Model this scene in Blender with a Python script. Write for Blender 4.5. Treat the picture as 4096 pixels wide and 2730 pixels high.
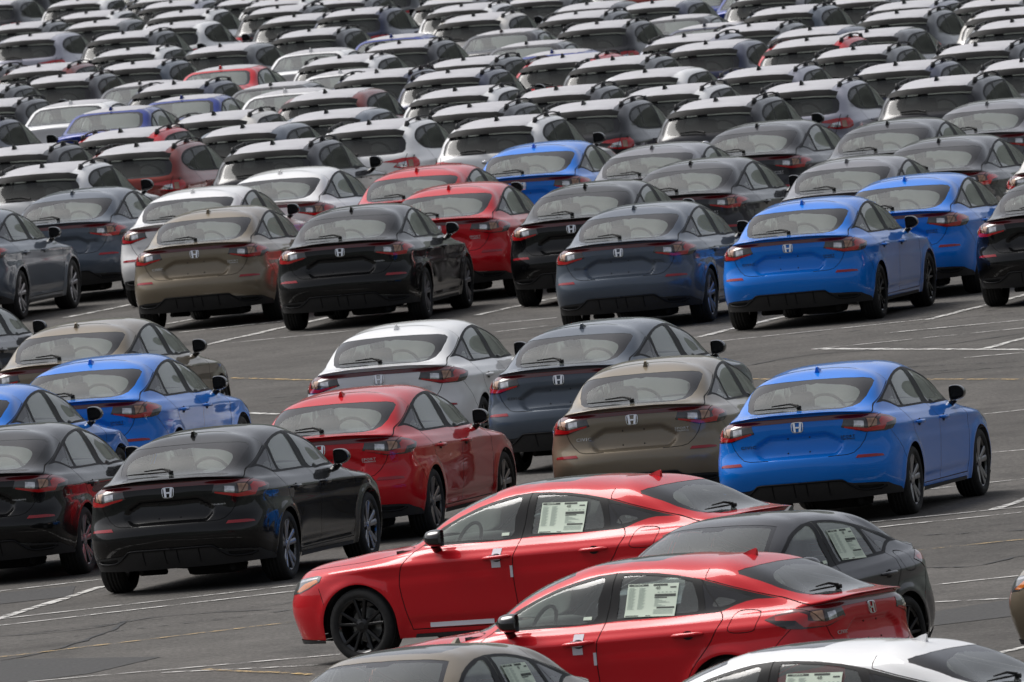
import bpy, bmesh, math, random
import numpy as np
from mathutils import Matrix, Vector
from mathutils.bvhtree import BVHTree

for o in list(bpy.data.objects):
    bpy.data.objects.remove(o)
scene = bpy.context.scene
col = scene.collection
rad = math.radians

# ------------------------------------------------------------------ camera
FPX, PITCH, ROLL, CAMH, CAMY = 94830.76, rad(1.951908), rad(-5.253015), 9.5128, -280.0
cam_d = bpy.data.cameras.new('camera')
cam = bpy.data.objects.new('camera', cam_d)
col.objects.link(cam)
cam_d.sensor_width = 36.0
cam_d.lens = FPX / 4096 * 36.0
cam_d.clip_start = 5.0
cam_d.clip_end = 6000.0
_X = Vector((1, 0, 0)); _U = Vector((0, math.sin(PITCH), math.cos(PITCH))); _F = Vector((0, math.cos(PITCH), -math.sin(PITCH)))
_cr, _sr = math.cos(ROLL), math.sin(ROLL)
_R = _X * _cr + _U * _sr
_UP = _U * _cr - _X * _sr
m = Matrix.Identity(4)
for i in range(3):
    m[i][0] = _R[i]; m[i][1] = _UP[i]; m[i][2] = -_F[i]
m[0][3], m[1][3], m[2][3] = 0.0, CAMY, CAMH
cam.matrix_world = m
cam_d.dof.use_dof = True
cam_d.dof.focus_distance = 215.0
cam_d.dof.aperture_fstop = 26.0
scene.camera = cam

# ------------------------------------------------------------------ sky, sun, exposure
SUN_EL, SUN_AZ = rad(56), rad(-54)          # hazy sun, high, a little left of the far end
world = bpy.data.worlds.new('World')
scene.world = world
world.use_nodes = True
nt = world.node_tree
nt.nodes.clear()
w_out = nt.nodes.new('ShaderNodeOutputWorld')
w_bg = nt.nodes.new('ShaderNodeBackground')
w_sky = nt.nodes.new('ShaderNodeTexSky')
w_sky.sky_type = 'NISHITA'
w_sky.sun_disc = False
w_sky.sun_elevation = SUN_EL
w_sky.sun_rotation = SUN_AZ
w_sky.air_density = 0.7
w_sky.dust_density = 4.0
w_sky.ozone_density = 1.0
w_hsv = nt.nodes.new('ShaderNodeHueSaturation')
w_hsv.inputs['Saturation'].default_value = 0.34      # the overcast takes the blue out
nt.links.new(w_sky.outputs[0], w_hsv.inputs['Color'])
nt.links.new(w_hsv.outputs[0], w_bg.inputs['Color'])
w_bg.inputs['Strength'].default_value = 0.10
nt.links.new(w_bg.outputs[0], w_out.inputs[0])
sun_d = bpy.data.lights.new('sun', 'SUN')
sun_d.energy = 1.5
sun_d.angle = rad(35)
sun_d.color = (1.0, 0.975, 0.945)
sun = bpy.data.objects.new('sun', sun_d)
col.objects.link(sun)
_sd = Vector((math.cos(SUN_EL) * math.sin(SUN_AZ), math.cos(SUN_EL) * math.cos(SUN_AZ), math.sin(SUN_EL)))
sun.rotation_euler = (-_sd).to_track_quat('-Z', 'Y').to_euler()
scene.view_settings.view_transform = 'Standard'
scene.view_settings.look = 'None'
scene.view_settings.exposure = 0.6
scene.view_settings.gamma = 1.0
scene.view_settings.use_curve_mapping = False
scene.render.engine = 'CYCLES'
scene.cycles.max_bounces = 8
scene.cycles.diffuse_bounces = 3
scene.cycles.glossy_bounces = 4
scene.cycles.transparent_max_bounces = 16
scene.cycles.caustics_reflective = False
scene.cycles.caustics_refractive = False

# ------------------------------------------------------------------ materials
def new_mat(name):
    m = bpy.data.materials.new(name)
    m.use_nodes = True
    n = m.node_tree
    n.nodes.clear()
    o = n.nodes.new('ShaderNodeOutputMaterial')
    return m, n, o

def N(n, t, **kw):
    k = n.nodes.new(t)
    for a, v in kw.items():
        setattr(k, a, v)
    return k

def principled(n, **kw):
    p = n.nodes.new('ShaderNodeBsdfPrincipled')
    for a, v in kw.items():
        p.inputs[a.replace('_', ' ')].default_value = v
    return p

def simple(name, color, rough=0.5, metal=0.0, coat=0.0, spec=0.5, noise=0.0, nscale=40.0):
    m, n, o = new_mat(name)
    p = principled(n, Roughness=rough, Metallic=metal)
    p.inputs['Base Color'].default_value = (*color, 1)
    p.inputs['Coat Weight'].default_value = coat
    p.inputs['Coat Roughness'].default_value = 0.04
    p.inputs['Specular IOR Level'].default_value = spec
    if noise:
        tc = N(n, 'ShaderNodeTexCoord')
        nz = N(n, 'ShaderNodeTexNoise')
        nz.inputs['Scale'].default_value = nscale
        nz.inputs['Detail'].default_value = 6
        mr = N(n, 'ShaderNodeMapRange')
        mr.inputs['From Min'].default_value = 0.3
        mr.inputs['From Max'].default_value = 0.7
        mr.inputs['To Min'].default_value = 1 - noise
        mr.inputs['To Max'].default_value = 1 + noise
        vm = N(n, 'ShaderNodeVectorMath', operation='SCALE')
        vm.inputs[0].default_value = color
        n.links.new(tc.outputs['Object'], nz.inputs['Vector'])
        n.links.new(nz.outputs['Fac'], mr.inputs['Value'])
        n.links.new(mr.outputs[0], vm.inputs['Scale'])
        n.links.new(vm.outputs[0], p.inputs['Base Color'])
    n.links.new(p.outputs[0], o.inputs[0])
    return m

def paint_mat():
    """Car paint: each object's own colour, alpha = share of metal flake, under a clear coat."""
    m, n, o = new_mat('car_paint')
    info = N(n, 'ShaderNodeObjectInfo')
    geo = N(n, 'ShaderNodeNewGeometry')
    tc = N(n, 'ShaderNodeTexCoord')
    p = principled(n, Roughness=0.42)
    p.inputs['Specular IOR Level'].default_value = 0.08
    n.links.new(info.outputs['Alpha'], p.inputs['Metallic'])
    # slight dust and haze in the coat
    nz = N(n, 'ShaderNodeTexNoise'); nz.inputs['Scale'].default_value = 3.0; nz.inputs['Detail'].default_value = 5
    n.links.new(tc.outputs['Object'], nz.inputs['Vector'])
    mr = N(n, 'ShaderNodeMapRange')
    mr.inputs['To Min'].default_value = 0.01; mr.inputs['To Max'].default_value = 0.05
    n.links.new(nz.outputs['Fac'], mr.inputs['Value'])
    p.inputs['Coat Weight'].default_value = 1.0
    p.inputs['Coat IOR'].default_value = 1.42
    n.links.new(mr.outputs[0], p.inputs['Coat Roughness'])
    n.links.new(info.outputs['Color'], p.inputs['Base Color'])
    ins = principled(n, Roughness=0.8)
    ins.inputs['Base Color'].default_value = (0.10, 0.10, 0.10, 1)
    mx = N(n, 'ShaderNodeMixShader')
    n.links.new(geo.outputs['Backfacing'], mx.inputs[0])
    n.links.new(p.outputs[0], mx.inputs[1])
    n.links.new(ins.outputs[0], mx.inputs[2])
    n.links.new(mx.outputs[0], o.inputs[0])
    return m

def rim_mat():
    m, n, o = new_mat('rim_finish')
    info = N(n, 'ShaderNodeObjectInfo')
    p = principled(n, Roughness=0.3)
    n.links.new(info.outputs['Color'], p.inputs['Base Color'])
    n.links.new(info.outputs['Alpha'], p.inputs['Metallic'])
    n.links.new(p.outputs[0], o.inputs[0])
    return m

def glass_mat(name, tint, refl=1.0, veil=0.17):
    m, n, o = new_mat(name)
    fr = N(n, 'ShaderNodeFresnel'); fr.inputs['IOR'].default_value = 1.52
    tr = N(n, 'ShaderNodeBsdfTransparent'); tr.inputs['Color'].default_value = (*tint, 1)
    gl = N(n, 'ShaderNodeBsdfGlossy'); gl.inputs['Roughness'].default_value = 0.02
    gl.inputs['Color'].default_value = (refl, refl, refl, 1)
    # pale diffuse film: dust, raised to imitate light through the glass
    df = N(n, 'ShaderNodeBsdfDiffuse'); df.inputs['Color'].default_value = (0.46, 0.49, 0.475, 1)
    mx0 = N(n, 'ShaderNodeMixShader'); mx0.inputs[0].default_value = veil
    mx = N(n, 'ShaderNodeMixShader')
    n.links.new(tr.outputs[0], mx0.inputs[1]); n.links.new(df.outputs[0], mx0.inputs[2])
    n.links.new(fr.outputs[0], mx.inputs[0])
    n.links.new(mx0.outputs[0], mx.inputs[1]); n.links.new(gl.outputs[0], mx.inputs[2])
    n.links.new(mx.outputs[0], o.inputs[0])
    return m

M = {}
M['paint'] = paint_mat()
M['rim'] = rim_mat()
M['glass'] = glass_mat('window_glass', (0.82, 0.91, 0.87))
M['dark_glass'] = glass_mat('privacy_glass', (0.10, 0.105, 0.11), 0.5, 0.05)
M['frit'] = simple('black_glass_border', (0.022, 0.022, 0.024), 0.12, spec=0.5)
M['trim'] = simple('black_trim', (0.010, 0.010, 0.011), 0.5, spec=0.18)
M['matt_black'] = simple('matt_black', (0.006, 0.006, 0.0065), 0.6, spec=0.15)
M['gloss_black'] = simple('gloss_black', (0.008, 0.008, 0.009), 0.10, coat=0.6)
M['plastic'] = simple('rough_black_plastic', (0.022, 0.022, 0.023), 0.62, noise=0.15, nscale=60)
M['seal'] = simple('rubber_seal', (0.006, 0.006, 0.006), 0.8)
M['tyre'] = simple('tyre_rubber', (0.016, 0.016, 0.016), 0.82, noise=0.3, nscale=30)
M['under'] = simple('underbody', (0.012, 0.012, 0.012), 0.9)
M['cabin'] = simple('cabin_lining', (0.10, 0.10, 0.098), 0.85)
M['seat'] = simple('seat_fabric', (0.075, 0.075, 0.078), 0.9, noise=0.2, nscale=90)
M['lens_red'] = simple('red_lens', (0.46, 0.006, 0.008), 0.12, coat=1.0)
M['lens_darkred'] = simple('dark_red_lens', (0.13, 0.004, 0.008), 0.12, coat=1.0)
M['lens_black'] = simple('black_red_lens', (0.030, 0.003, 0.004), 0.12, coat=1.0)
M['lens_dark'] = simple('smoked_lens', (0.045, 0.045, 0.047), 0.15, coat=1.0, noise=0.25, nscale=22)
M['lens_clear'] = simple('clear_lens', (0.55, 0.55, 0.56), 0.12, metal=0.75, coat=1.0, noise=0.3, nscale=22)
M['lens_amber'] = simple('amber_lens', (0.33, 0.19, 0.12), 0.15, metal=0.3, coat=1.0, noise=0.25, nscale=22)
M['orange'] = simple('orange_indicator', (0.60, 0.16, 0.02), 0.15, coat=1.0)
M['reflector'] = simple('red_reflector', (0.32, 0.008, 0.016), 0.2, coat=0.6)
M['chrome'] = simple('bright_chrome', (0.72, 0.72, 0.74), 0.16, metal=0.9)
M['steel'] = simple('brake_steel', (0.22, 0.22, 0.22), 0.4, metal=0.8)
M['badge_black'] = simple('black_badge', (0.01, 0.01, 0.012), 0.25)
M['paper'] = simple('pale_green_paper', (0.70, 0.80, 0.66), 0.6)
M['ink'] = simple('dark_ink', (0.06, 0.07, 0.06), 0.7)
M['ink_pale'] = simple('pale_ink', (0.42, 0.50, 0.43), 0.7)
M['film'] = simple('white_protective_film', (0.46, 0.455, 0.475), 0.45, noise=0.06, nscale=6)
M['tape'] = simple('white_film', (0.68, 0.66, 0.72), 0.5)

# ------------------------------------------------------------------ mesh helpers
def mesh_from(name, verts, faces, mat, normals=None, smooth=True):
    me = bpy.data.meshes.new(name)
    me.from_pydata([tuple(v) for v in verts], [], faces)
    if isinstance(mat, (list, tuple)):
        for x in mat:
            me.materials.append(M[x])
    else:
        me.materials.append(M[mat])
    me.polygons.foreach_set('use_smooth', [smooth] * len(me.polygons))
    if normals is not None:
        me.normals_split_custom_set_from_vertices([tuple(v) for v in normals])
    me.update()
    return me

class MB:
    """collects simple shapes into one mesh"""
    def __init__(s):
        s.v = []; s.f = []
    def add(s, verts, faces):
        b = len(s.v)
        s.v += [tuple(v) for v in verts]
        s.f += [tuple(b + i for i in f) for f in faces]
        return s
    def box(s, c, size, rot=None, taper=1.0):
        hx, hy, hz = size[0] / 2, size[1] / 2, size[2] / 2
        vs = []
        for z in (-1, 1):
            t = taper if z > 0 else 1.0
            for x, y in ((-1, -1), (1, -1), (1, 1), (-1, 1)):
                v = Vector((x * hx * t, y * hy * t, z * hz))
                if rot is not None:
                    v = rot @ v
                vs.append(v + Vector(c))
        return s.add(vs, [(3, 2, 1, 0), (4, 5, 6, 7), (0, 1, 5, 4), (1, 2, 6, 5), (2, 3, 7, 6), (3, 0, 4, 7)])
    def pill(s, c, size, rot=None, n=12, rings=6, e=0.45):
        """soft cushion: superellipsoid"""
        def sg(a, p):
            return math.copysign(abs(a) ** p, a)
        vs = []; fs = []
        for i in range(rings + 1):
            ph = -math.pi / 2 + math.pi * i / rings
            for j in range(n):
                th = 2 * math.pi * j / n
                v = Vector((sg(math.cos(ph), e) * sg(math.cos(th), e) * size[0] / 2,
                            sg(math.cos(ph), e) * sg(math.sin(th), e) * size[1] / 2,
                            sg(math.sin(ph), e) * size[2] / 2))
                if rot is not None:
                    v = rot @ v
                vs.append(v + Vector(c))
        for i in range(rings):
            for j in range(n):
                fs.append((i * n + j, i * n + (j + 1) % n, (i + 1) * n + (j + 1) % n, (i + 1) * n + j))
        return s.add(vs, fs)
    def lathe(s, prof, n=36, axis='y', c=(0, 0, 0)):
        """prof: list of (radius, offset along the axis)"""
        vs = []
        for r, h in prof:
            for j in range(n):
                a = 2 * math.pi * j / n
                vs.append((c[0] + r * math.cos(a), c[1] + h, c[2] + r * math.sin(a)))
        fs = []
        for i in range(len(prof) - 1):
            for j in range(n):
                fs.append((i * n + j, (i + 1) * n + j, (i + 1) * n + (j + 1) % n, i * n + (j + 1) % n))
        return s.add(vs, fs)
    def tube(s, pts, r, n=8, closed=False, flat=1.0):
        pts = [Vector(p) for p in pts]
        k = len(pts)
        vs = []; fs = []
        for i, p in enumerate(pts):
            a = pts[(i - 1) % k] if (closed or i) else p
            b = pts[(i + 1) % k] if (closed or i < k - 1) else p
            t = (b - a).normalized()
            u = t.cross(Vector((0, 0, 1)))
            if u.length < 1e-4:
                u = t.cross(Vector((0, 1, 0)))
            u.normalize()
            w = u.cross(t)
            rr = r[i] if isinstance(r, (list, tuple)) else r
            for j in range(n):
                q = 2 * math.pi * j / n
                vs.append(p + u * math.cos(q) * rr + w * math.sin(q) * rr * flat)
        m_ = k if closed else k - 1
        for i in range(m_):
            for j in range(n):
                i2 = (i + 1) % k
                fs.append((i * n + j, i * n + (j + 1) % n, i2 * n + (j + 1) % n, i2 * n + j))
        if not closed:
            fs.append(tuple(range(n))); fs.append(tuple(reversed(range((k - 1) * n, k * n))))
        return s.add(vs, fs)
    def mesh(s, name, mat, smooth=True):
        return mesh_from(name, s.v, s.f, mat, None, smooth)

def flat_shade(me, angle=35):
    bm = bmesh.new(); bm.from_mesh(me)
    bmesh.ops.recalc_face_normals(bm, faces=bm.faces)
    for e in bm.edges:
        if len(e.link_faces) == 2 and e.calc_face_angle(0) > rad(angle):
            e.smooth = False
    bm.to_mesh(me); bm.free()
    return me

def text_mesh(txt, size, depth=0.002, spacing=1.0):
    cu = bpy.data.curves.new('lettering', 'FONT')
    cu.body = txt; cu.size = size; cu.extrude = depth; cu.space_character = spacing
    cu.align_x = 'CENTER'; cu.align_y = 'CENTER'; cu.resolution_u = 2
    ob = bpy.data.objects.new('lettering', cu)
    me = bpy.data.meshes.new_from_object(ob)
    v = [tuple(x.co) for x in me.vertices]
    f = [tuple(p.vertices) for p in me.polygons]
    bpy.data.objects.remove(ob); bpy.data.curves.remove(cu); bpy.data.meshes.remove(me)
    return v, f

# ------------------------------------------------------------------ surface from a net of curves
def cspline(t, P, te):
    """natural C2 cubic through P at knots t, evaluated at te"""
    n = len(t)
    h = np.diff(t)
    A = np.zeros((n, n)); B = np.zeros((n, P.shape[1]))
    A[0, 0] = A[-1, -1] = 1
    for i in range(1, n - 1):
        A[i, i - 1] = h[i - 1]; A[i, i] = 2 * (h[i - 1] + h[i]); A[i, i + 1] = h[i]
        B[i] = 6 * ((P[i + 1] - P[i]) / h[i] - (P[i] - P[i - 1]) / h[i - 1])
    Mm = np.linalg.solve(A, B)
    k = np.clip(np.searchsorted(t, te, 'right') - 1, 0, n - 2)
    a = (t[k + 1] - te)[:, None]; b = (te - t[k])[:, None]; hk = h[k][:, None]
    return (Mm[k] * a ** 3 + Mm[k + 1] * b ** 3) / (6 * hk) + (P[k] / hk - Mm[k] * hk / 6) * a + (P[k + 1] / hk - Mm[k + 1] * hk / 6) * b

def knots(P, e=0.75):
    d = np.maximum(np.linalg.norm(np.diff(P, axis=0), axis=1), 1e-4) ** e
    return np.concatenate([[0], np.cumsum(d)])

FLIP = np.array([1, -1, 1.0])

def loft(net, nt_=12, ns=6, disp=None):
    net = np.array(net, float)
    R, C, _ = net.shape
    rows = []
    for r in range(R):
        P = net[r]
        if abs(P[C // 2][1]) < 1e-6:      # roof centre line lies on the mirror plane
            E = P; off = 0
            t = knots(E)
        else:
            E = np.vstack([P[3:0:-1] * FLIP, P, P[-2:-5:-1] * FLIP]); off = 3
            t = knots(E)
        te = np.concatenate([np.linspace(t[off + j], t[off + j + 1], nt_, endpoint=False) for j in range(C - 1)] + [[t[off + C - 1]]])
        rows.append(cspline(t, E, te))
    rows = np.array(rows)
    cols = []
    for c in range(rows.shape[1]):
        P = rows[:, c]
        E = np.vstack([P, P[-2:-5:-1] * FLIP])
        t = knots(E)
        te = np.concatenate([np.linspace(t[j], t[j + 1], ns, endpoint=False) for j in range(R - 1)] + [[t[R - 1]]])
        cols.append(cspline(t, E, te))
    G = np.array(cols).transpose(1, 0, 2)           # rows, columns, xyz
    G[:, 0, 1] = 0; G[:, -1, 1] = 0; G[-1, :, 1] = 0
    if disp:
        G = disp(G)
        G[:, 0, 1] = 0; G[:, -1, 1] = 0; G[-1, :, 1] = 0
    def nrm(G):
        L = G[:, 1:2] * FLIP; Rr = G[:, -2:-1] * FLIP
        gx = np.concatenate([L, G, Rr], 1)
        du = gx[:, 2:] - gx[:, :-2]
        T = G[-2:-1] * FLIP; Bm = 2 * G[0:1] - G[1:2]
        gy = np.concatenate([Bm, G, T], 0)
        dv = gy[2:] - gy[:-2]
        n = np.cross(du, dv)
        n /= np.maximum(np.linalg.norm(n, axis=2, keepdims=True), 1e-9)
        return n
    n = nrm(G)
    # outward: side faces point to +y
    mid = n[G.shape[0] // 3, G.shape[1] // 2]
    if mid[1] < 0:
        n = -n
    n[:, 0, 1] = 0; n[:, -1, 1] = 0; n[-1, :, 1] = 0
    n /= np.maximum(np.linalg.norm(n, axis=2, keepdims=True), 1e-9)
    return G, n

S2 = math.sqrt(0.5)
VIEWS = {  # two axes that span each drawing plane
    'side': (Vector((1, 0, 0)), Vector((0, 0, 1))),
    'rear': (Vector((0, 1, 0)), Vector((0, 0, 1))),
    'top': (Vector((1, 0, 0)), Vector((0, 1, 0))),
    'cornerR': (Vector((S2, S2, 0)), Vector((0, 0, 1))),
    'cornerF': (Vector((-S2, S2, 0)), Vector((0, 0, 1))),
}

def inside(p, poly):
    x, y = p; r = False; n = len(poly); j = n - 1
    for i in range(n):
        xi, yi = poly[i]; xj, yj = poly[j]
        if (yi > y) != (yj > y) and x < (xj - xi) * (y - yi) / (yj - yi) + xi:
            r = not r
        j = i
    return r

def seg_dist(p, a, b):
    ax, ay = a; bx, by = b; dx, dy = bx - ax, by - ay
    L = dx * dx + dy * dy
    t = 0 if L == 0 else max(0, min(1, ((p[0] - ax) * dx + (p[1] - ay) * dy) / L))
    return math.hypot(p[0] - ax - t * dx, p[1] - ay - t * dy)

def smooth_poly(pts, n=4, closed=True):
    """Catmull-Rom rounding of an outline"""
    out = []; k = len(pts)
    rng = range(k) if closed else range(k - 1)
    for i in rng:
        if closed:
            p0, p1, p2, p3 = pts[i - 1], pts[i], pts[(i + 1) % k], pts[(i + 2) % k]
        else:
            p1, p2 = pts[i], pts[i + 1]
            p0 = pts[i - 1] if i else p1
            p3 = pts[i + 2] if i + 2 < k else p2
        for j in range(n):
            t = j / n
            out.append(tuple(0.5 * (2 * p1[a] + (p2[a] - p0[a]) * t + (2 * p0[a] - 5 * p1[a] + 4 * p2[a] - p3[a]) * t * t + (3 * p1[a] - p0[a] - 3 * p2[a] + p3[a]) * t ** 3) for a in (0, 1)))
    if not closed:
        out.append(tuple(pts[-1]))
    return out

class Shell:
    """half a car skin (left side) that can be cut into parts along outlines drawn in side, rear or top view"""
    def __init__(s, net, nt_=12, ns=6, disp=None):
        G, Nn = loft(net, nt_, ns, disp)
        s.G = G
        r, c, _ = G.shape
        s.bm = bmesh.new()
        s.nl = s.bm.verts.layers.float_vector.new('n')
        s.pl = s.bm.faces.layers.int.new('part')
        vs = []
        for i in range(r):
            for j in range(c):
                v = s.bm.verts.new(G[i, j]); v[s.nl] = Vector(Nn[i, j]); vs.append(v)
        for i in range(r - 1):
            for j in range(c - 1):
                q = [vs[i * c + j], vs[i * c + j + 1], vs[(i + 1) * c + j + 1], vs[(i + 1) * c + j]]
                if (q[0].co - q[2].co).length < 1e-6:
                    continue
                try:
                    f = s.bm.faces.new(q)
                except ValueError:
                    continue
        s.bm.normal_update()
        bmesh.ops.remove_doubles(s.bm, verts=s.bm.verts, dist=1e-5)
        s.bm.normal_update()
        # orient outward
        t = max(s.bm.faces, key=lambda f: f.calc_center_median().y)
        if t.normal.y < 0:
            bmesh.ops.reverse_faces(s.bm, faces=s.bm.faces)
        s.ids = {'body': 0}
        V = [tuple(v) for v in G.reshape(-1, 3)]; b = len(V)
        Fc = [(i * c + j, i * c + j + 1, (i + 1) * c + j + 1, (i + 1) * c + j) for i in range(r - 1) for j in range(c - 1)]
        V += [(x, -y, z) for x, y, z in V]; Fc += [tuple(b + k for k in f) for f in Fc]
        s.bvh = BVHTree.FromPolygons(V, Fc)
    def pid(s, name):
        return s.ids.setdefault(name, len(s.ids))
    def _cands(s, view, x0, x1, y0, y1, cond):
        e1, e2 = VIEWS[view]
        out = []
        for f in s.bm.faces:
            a = [v.co.dot(e1) for v in f.verts]; b = [v.co.dot(e2) for v in f.verts]
            if max(a) < x0 or min(a) > x1 or max(b) < y0 or min(b) > y1:
                continue
            if cond(f.calc_center_median(), f.normal):
                out.append(f)
        return out
    def _imprint(s, view, segs, cands):
        e1, e2 = VIEWS[view]
        cset = set(cands)
        for (a, b) in segs:
            d = (b[0] - a[0], b[1] - a[1])
            L = math.hypot(*d)
            if L < 1e-6:
                continue
            x0, x1 = min(a[0], b[0]) - 2e-4, max(a[0], b[0]) + 2e-4
            y0, y1 = min(a[1], b[1]) - 2e-4, max(a[1], b[1]) + 2e-4
            fs = []
            for f in cset:
                if not f.is_valid:
                    continue
                p = [v.co.dot(e1) for v in f.verts]; q = [v.co.dot(e2) for v in f.verts]
                if max(p) < x0 or min(p) > x1 or max(q) < y0 or min(q) > y1:
                    continue
                sd = [(-d[1] * (u - a[0]) + d[0] * (w - a[1])) / L for u, w in zip(p, q)]
                if max(sd) < 1e-5 or min(sd) > -1e-5:
                    continue
                fs.append(f)
            if not fs:
                continue
            no = e1 * (-d[1]) + e2 * d[0]
            co = e1 * a[0] + e2 * a[1]
            es = {e for f in fs for e in f.edges}; vs = {v for f in fs for v in f.verts}
            r = bmesh.ops.bisect_plane(s.bm, geom=list(vs) + list(es) + fs, dist=1e-5, plane_co=co, plane_no=no.normalized())
            for g in r['geom']:
                if isinstance(g, bmesh.types.BMFace):
                    cset.add(g)
        return [f for f in cset if f.is_valid]
    def region(s, name, view, poly, cond=lambda c, n: True, only=None):
        xs = [p[0] for p in poly]; ys = [p[1] for p in poly]
        c = s._cands(view, min(xs), max(xs), min(ys), max(ys), cond)
        c = s._imprint(view, list(zip(poly, poly[1:] + poly[:1])), c)
        e1, e2 = VIEWS[view]; i = s.pid(name)
        ok = None if only is None else {s.pid(o) for o in only}
        for f in c:
            m_ = f.calc_center_median()
            if (ok is None or f[s.pl] in ok) and inside((m_.dot(e1), m_.dot(e2)), poly):
                f[s.pl] = i
    def seam(s, name, view, pts, w=0.004, cond=lambda c, n: True, closed=False, only=None):
        pts = list(pts) + ([pts[0]] if closed else [])
        xs = [p[0] for p in pts]; ys = [p[1] for p in pts]
        c = s._cands(view, min(xs) - w, max(xs) + w, min(ys) - w, max(ys) + w, cond)
        # offset lines
        def off(k):
            o = []
            for i, p in enumerate(pts):
                a = pts[i - 1] if i else (pts[-2] if closed else p)
                b = pts[i + 1] if i < len(pts) - 1 else (pts[1] if closed else p)
                d = (b[0] - a[0], b[1] - a[1]); L = math.hypot(*d) or 1
                o.append((p[0] - d[1] / L * k, p[1] + d[0] / L * k))
            return o
        for k in (w, -w):
            o = off(k)
            c = s._imprint(view, list(zip(o, o[1:])), c)
        e1, e2 = VIEWS[view]; i = s.pid(name)
        ok = None if only is None else {s.pid(o) for o in only}
        for f in c:
            m_ = f.calc_center_median(); q = (m_.dot(e1), m_.dot(e2))
            if (ok is None or f[s.pl] in ok) and min(seg_dist(q, a, b) for a, b in zip(pts, pts[1:])) < w * 1.15:
                f[s.pl] = i
    def drop(s, name):
        i = s.pid(name)
        bmesh.ops.delete(s.bm, geom=[f for f in s.bm.faces if f[s.pl] == i], context='FACES')
    def arrays(s, names, off=0.0, sel=None):
        idx = {s.pid(n) for n in names}
        V = []; Fc = []; Nn = []; mp = {}
        for f in s.bm.faces:
            if f[s.pl] not in idx or (sel and not sel(f.calc_center_median())):
                continue
            q = []
            for v in f.verts:
                if v.index not in mp:
                    n = Vector(v[s.nl]); n.normalize()
                    mp[v.index] = len(V)
                    V.append(v.co + n * off); Nn.append(n)
                q.append(mp[v.index])
            Fc.append(tuple(q))
        return V, Fc, Nn
    def whole(s, label, names, mat, off=0.0):
        """part that crosses the middle of the car: half plus its mirror image"""
        s.bm.verts.index_update()
        V, Fc, Nn = s.arrays(names, off)
        if not Fc:
            return None
        b = len(V); mp = []
        V2 = list(V); N2 = list(Nn)
        for v, n in zip(V, Nn):
            if abs(v.y) < 1e-5:
                mp.append(len(mp))
            else:
                mp.append(len(V2)); V2.append(Vector((v.x, -v.y, v.z))); N2.append(Vector((n.x, -n.y, n.z)))
        F2 = Fc + [tuple(mp[i] for i in reversed(f)) for f in Fc]
        F2 = [f for f in F2 if len(set(f)) > 2]
        return mesh_from(label, V2, F2, mat, N2)
    def pair(s, label, names, mat, off=0.0, sel=None):
        s.bm.verts.index_update()
        V, Fc, Nn = s.arrays(names, off, sel)
        if not Fc:
            return None
        a = mesh_from(label, V, Fc, mat, Nn)
        b = mesh_from(label, [(v.x, -v.y, v.z) for v in V], [tuple(reversed(f)) for f in Fc], mat, [(n.x, -n.y, n.z) for n in Nn])
        return a, b
    def stick(s, pts, frm, off=0.003):
        """lay flat points onto the skin; frm maps (u, v, d) to origin, direction"""
        out = []
        for p in pts:
            o, d, h = frm(p)
            loc, n, _, _ = s.bvh.ray_cast(Vector(o), Vector(d))
            if loc is None:
                loc = Vector(o) + Vector(d) * h
            out.append(loc - Vector(d) * (off + p[2]))
        return out

def planrow(xf, xr, w, z, fx=(0, .02, .11, .32), fy=(0, .40, .745, .935), rx=(.22, .075, .015, 0), ry=(.89, .69, .37, 0), sx=(1.40, .8, .25, -.3, -.85, -1.335, -1.75), sw=(1, .99, .985, .985, .99, 1, .975)):
    """one horizontal section of the lower body: front, side and rear points at height z"""
    zz = z if isinstance(z, (list, tuple)) else [z] * 15
    P = [(xf - fx[i], w * fy[i], zz[i]) for i in range(4)]
    P += [(sx[i], w * sw[i], zz[4 + i]) for i in range(7)]
    P += [(xr + rx[i], w * ry[i], zz[11 + i]) for i in range(4)]
    return P

def parts_list():
    L = []
    def add(key, name, me, parent=None, tint=None, loc=(0, 0, 0), rot=None):
        if me is not None:
            L.append(dict(key=key, name=name, me=me, parent=parent, tint=tint, loc=loc, rot=rot))
    return L, add

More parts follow.
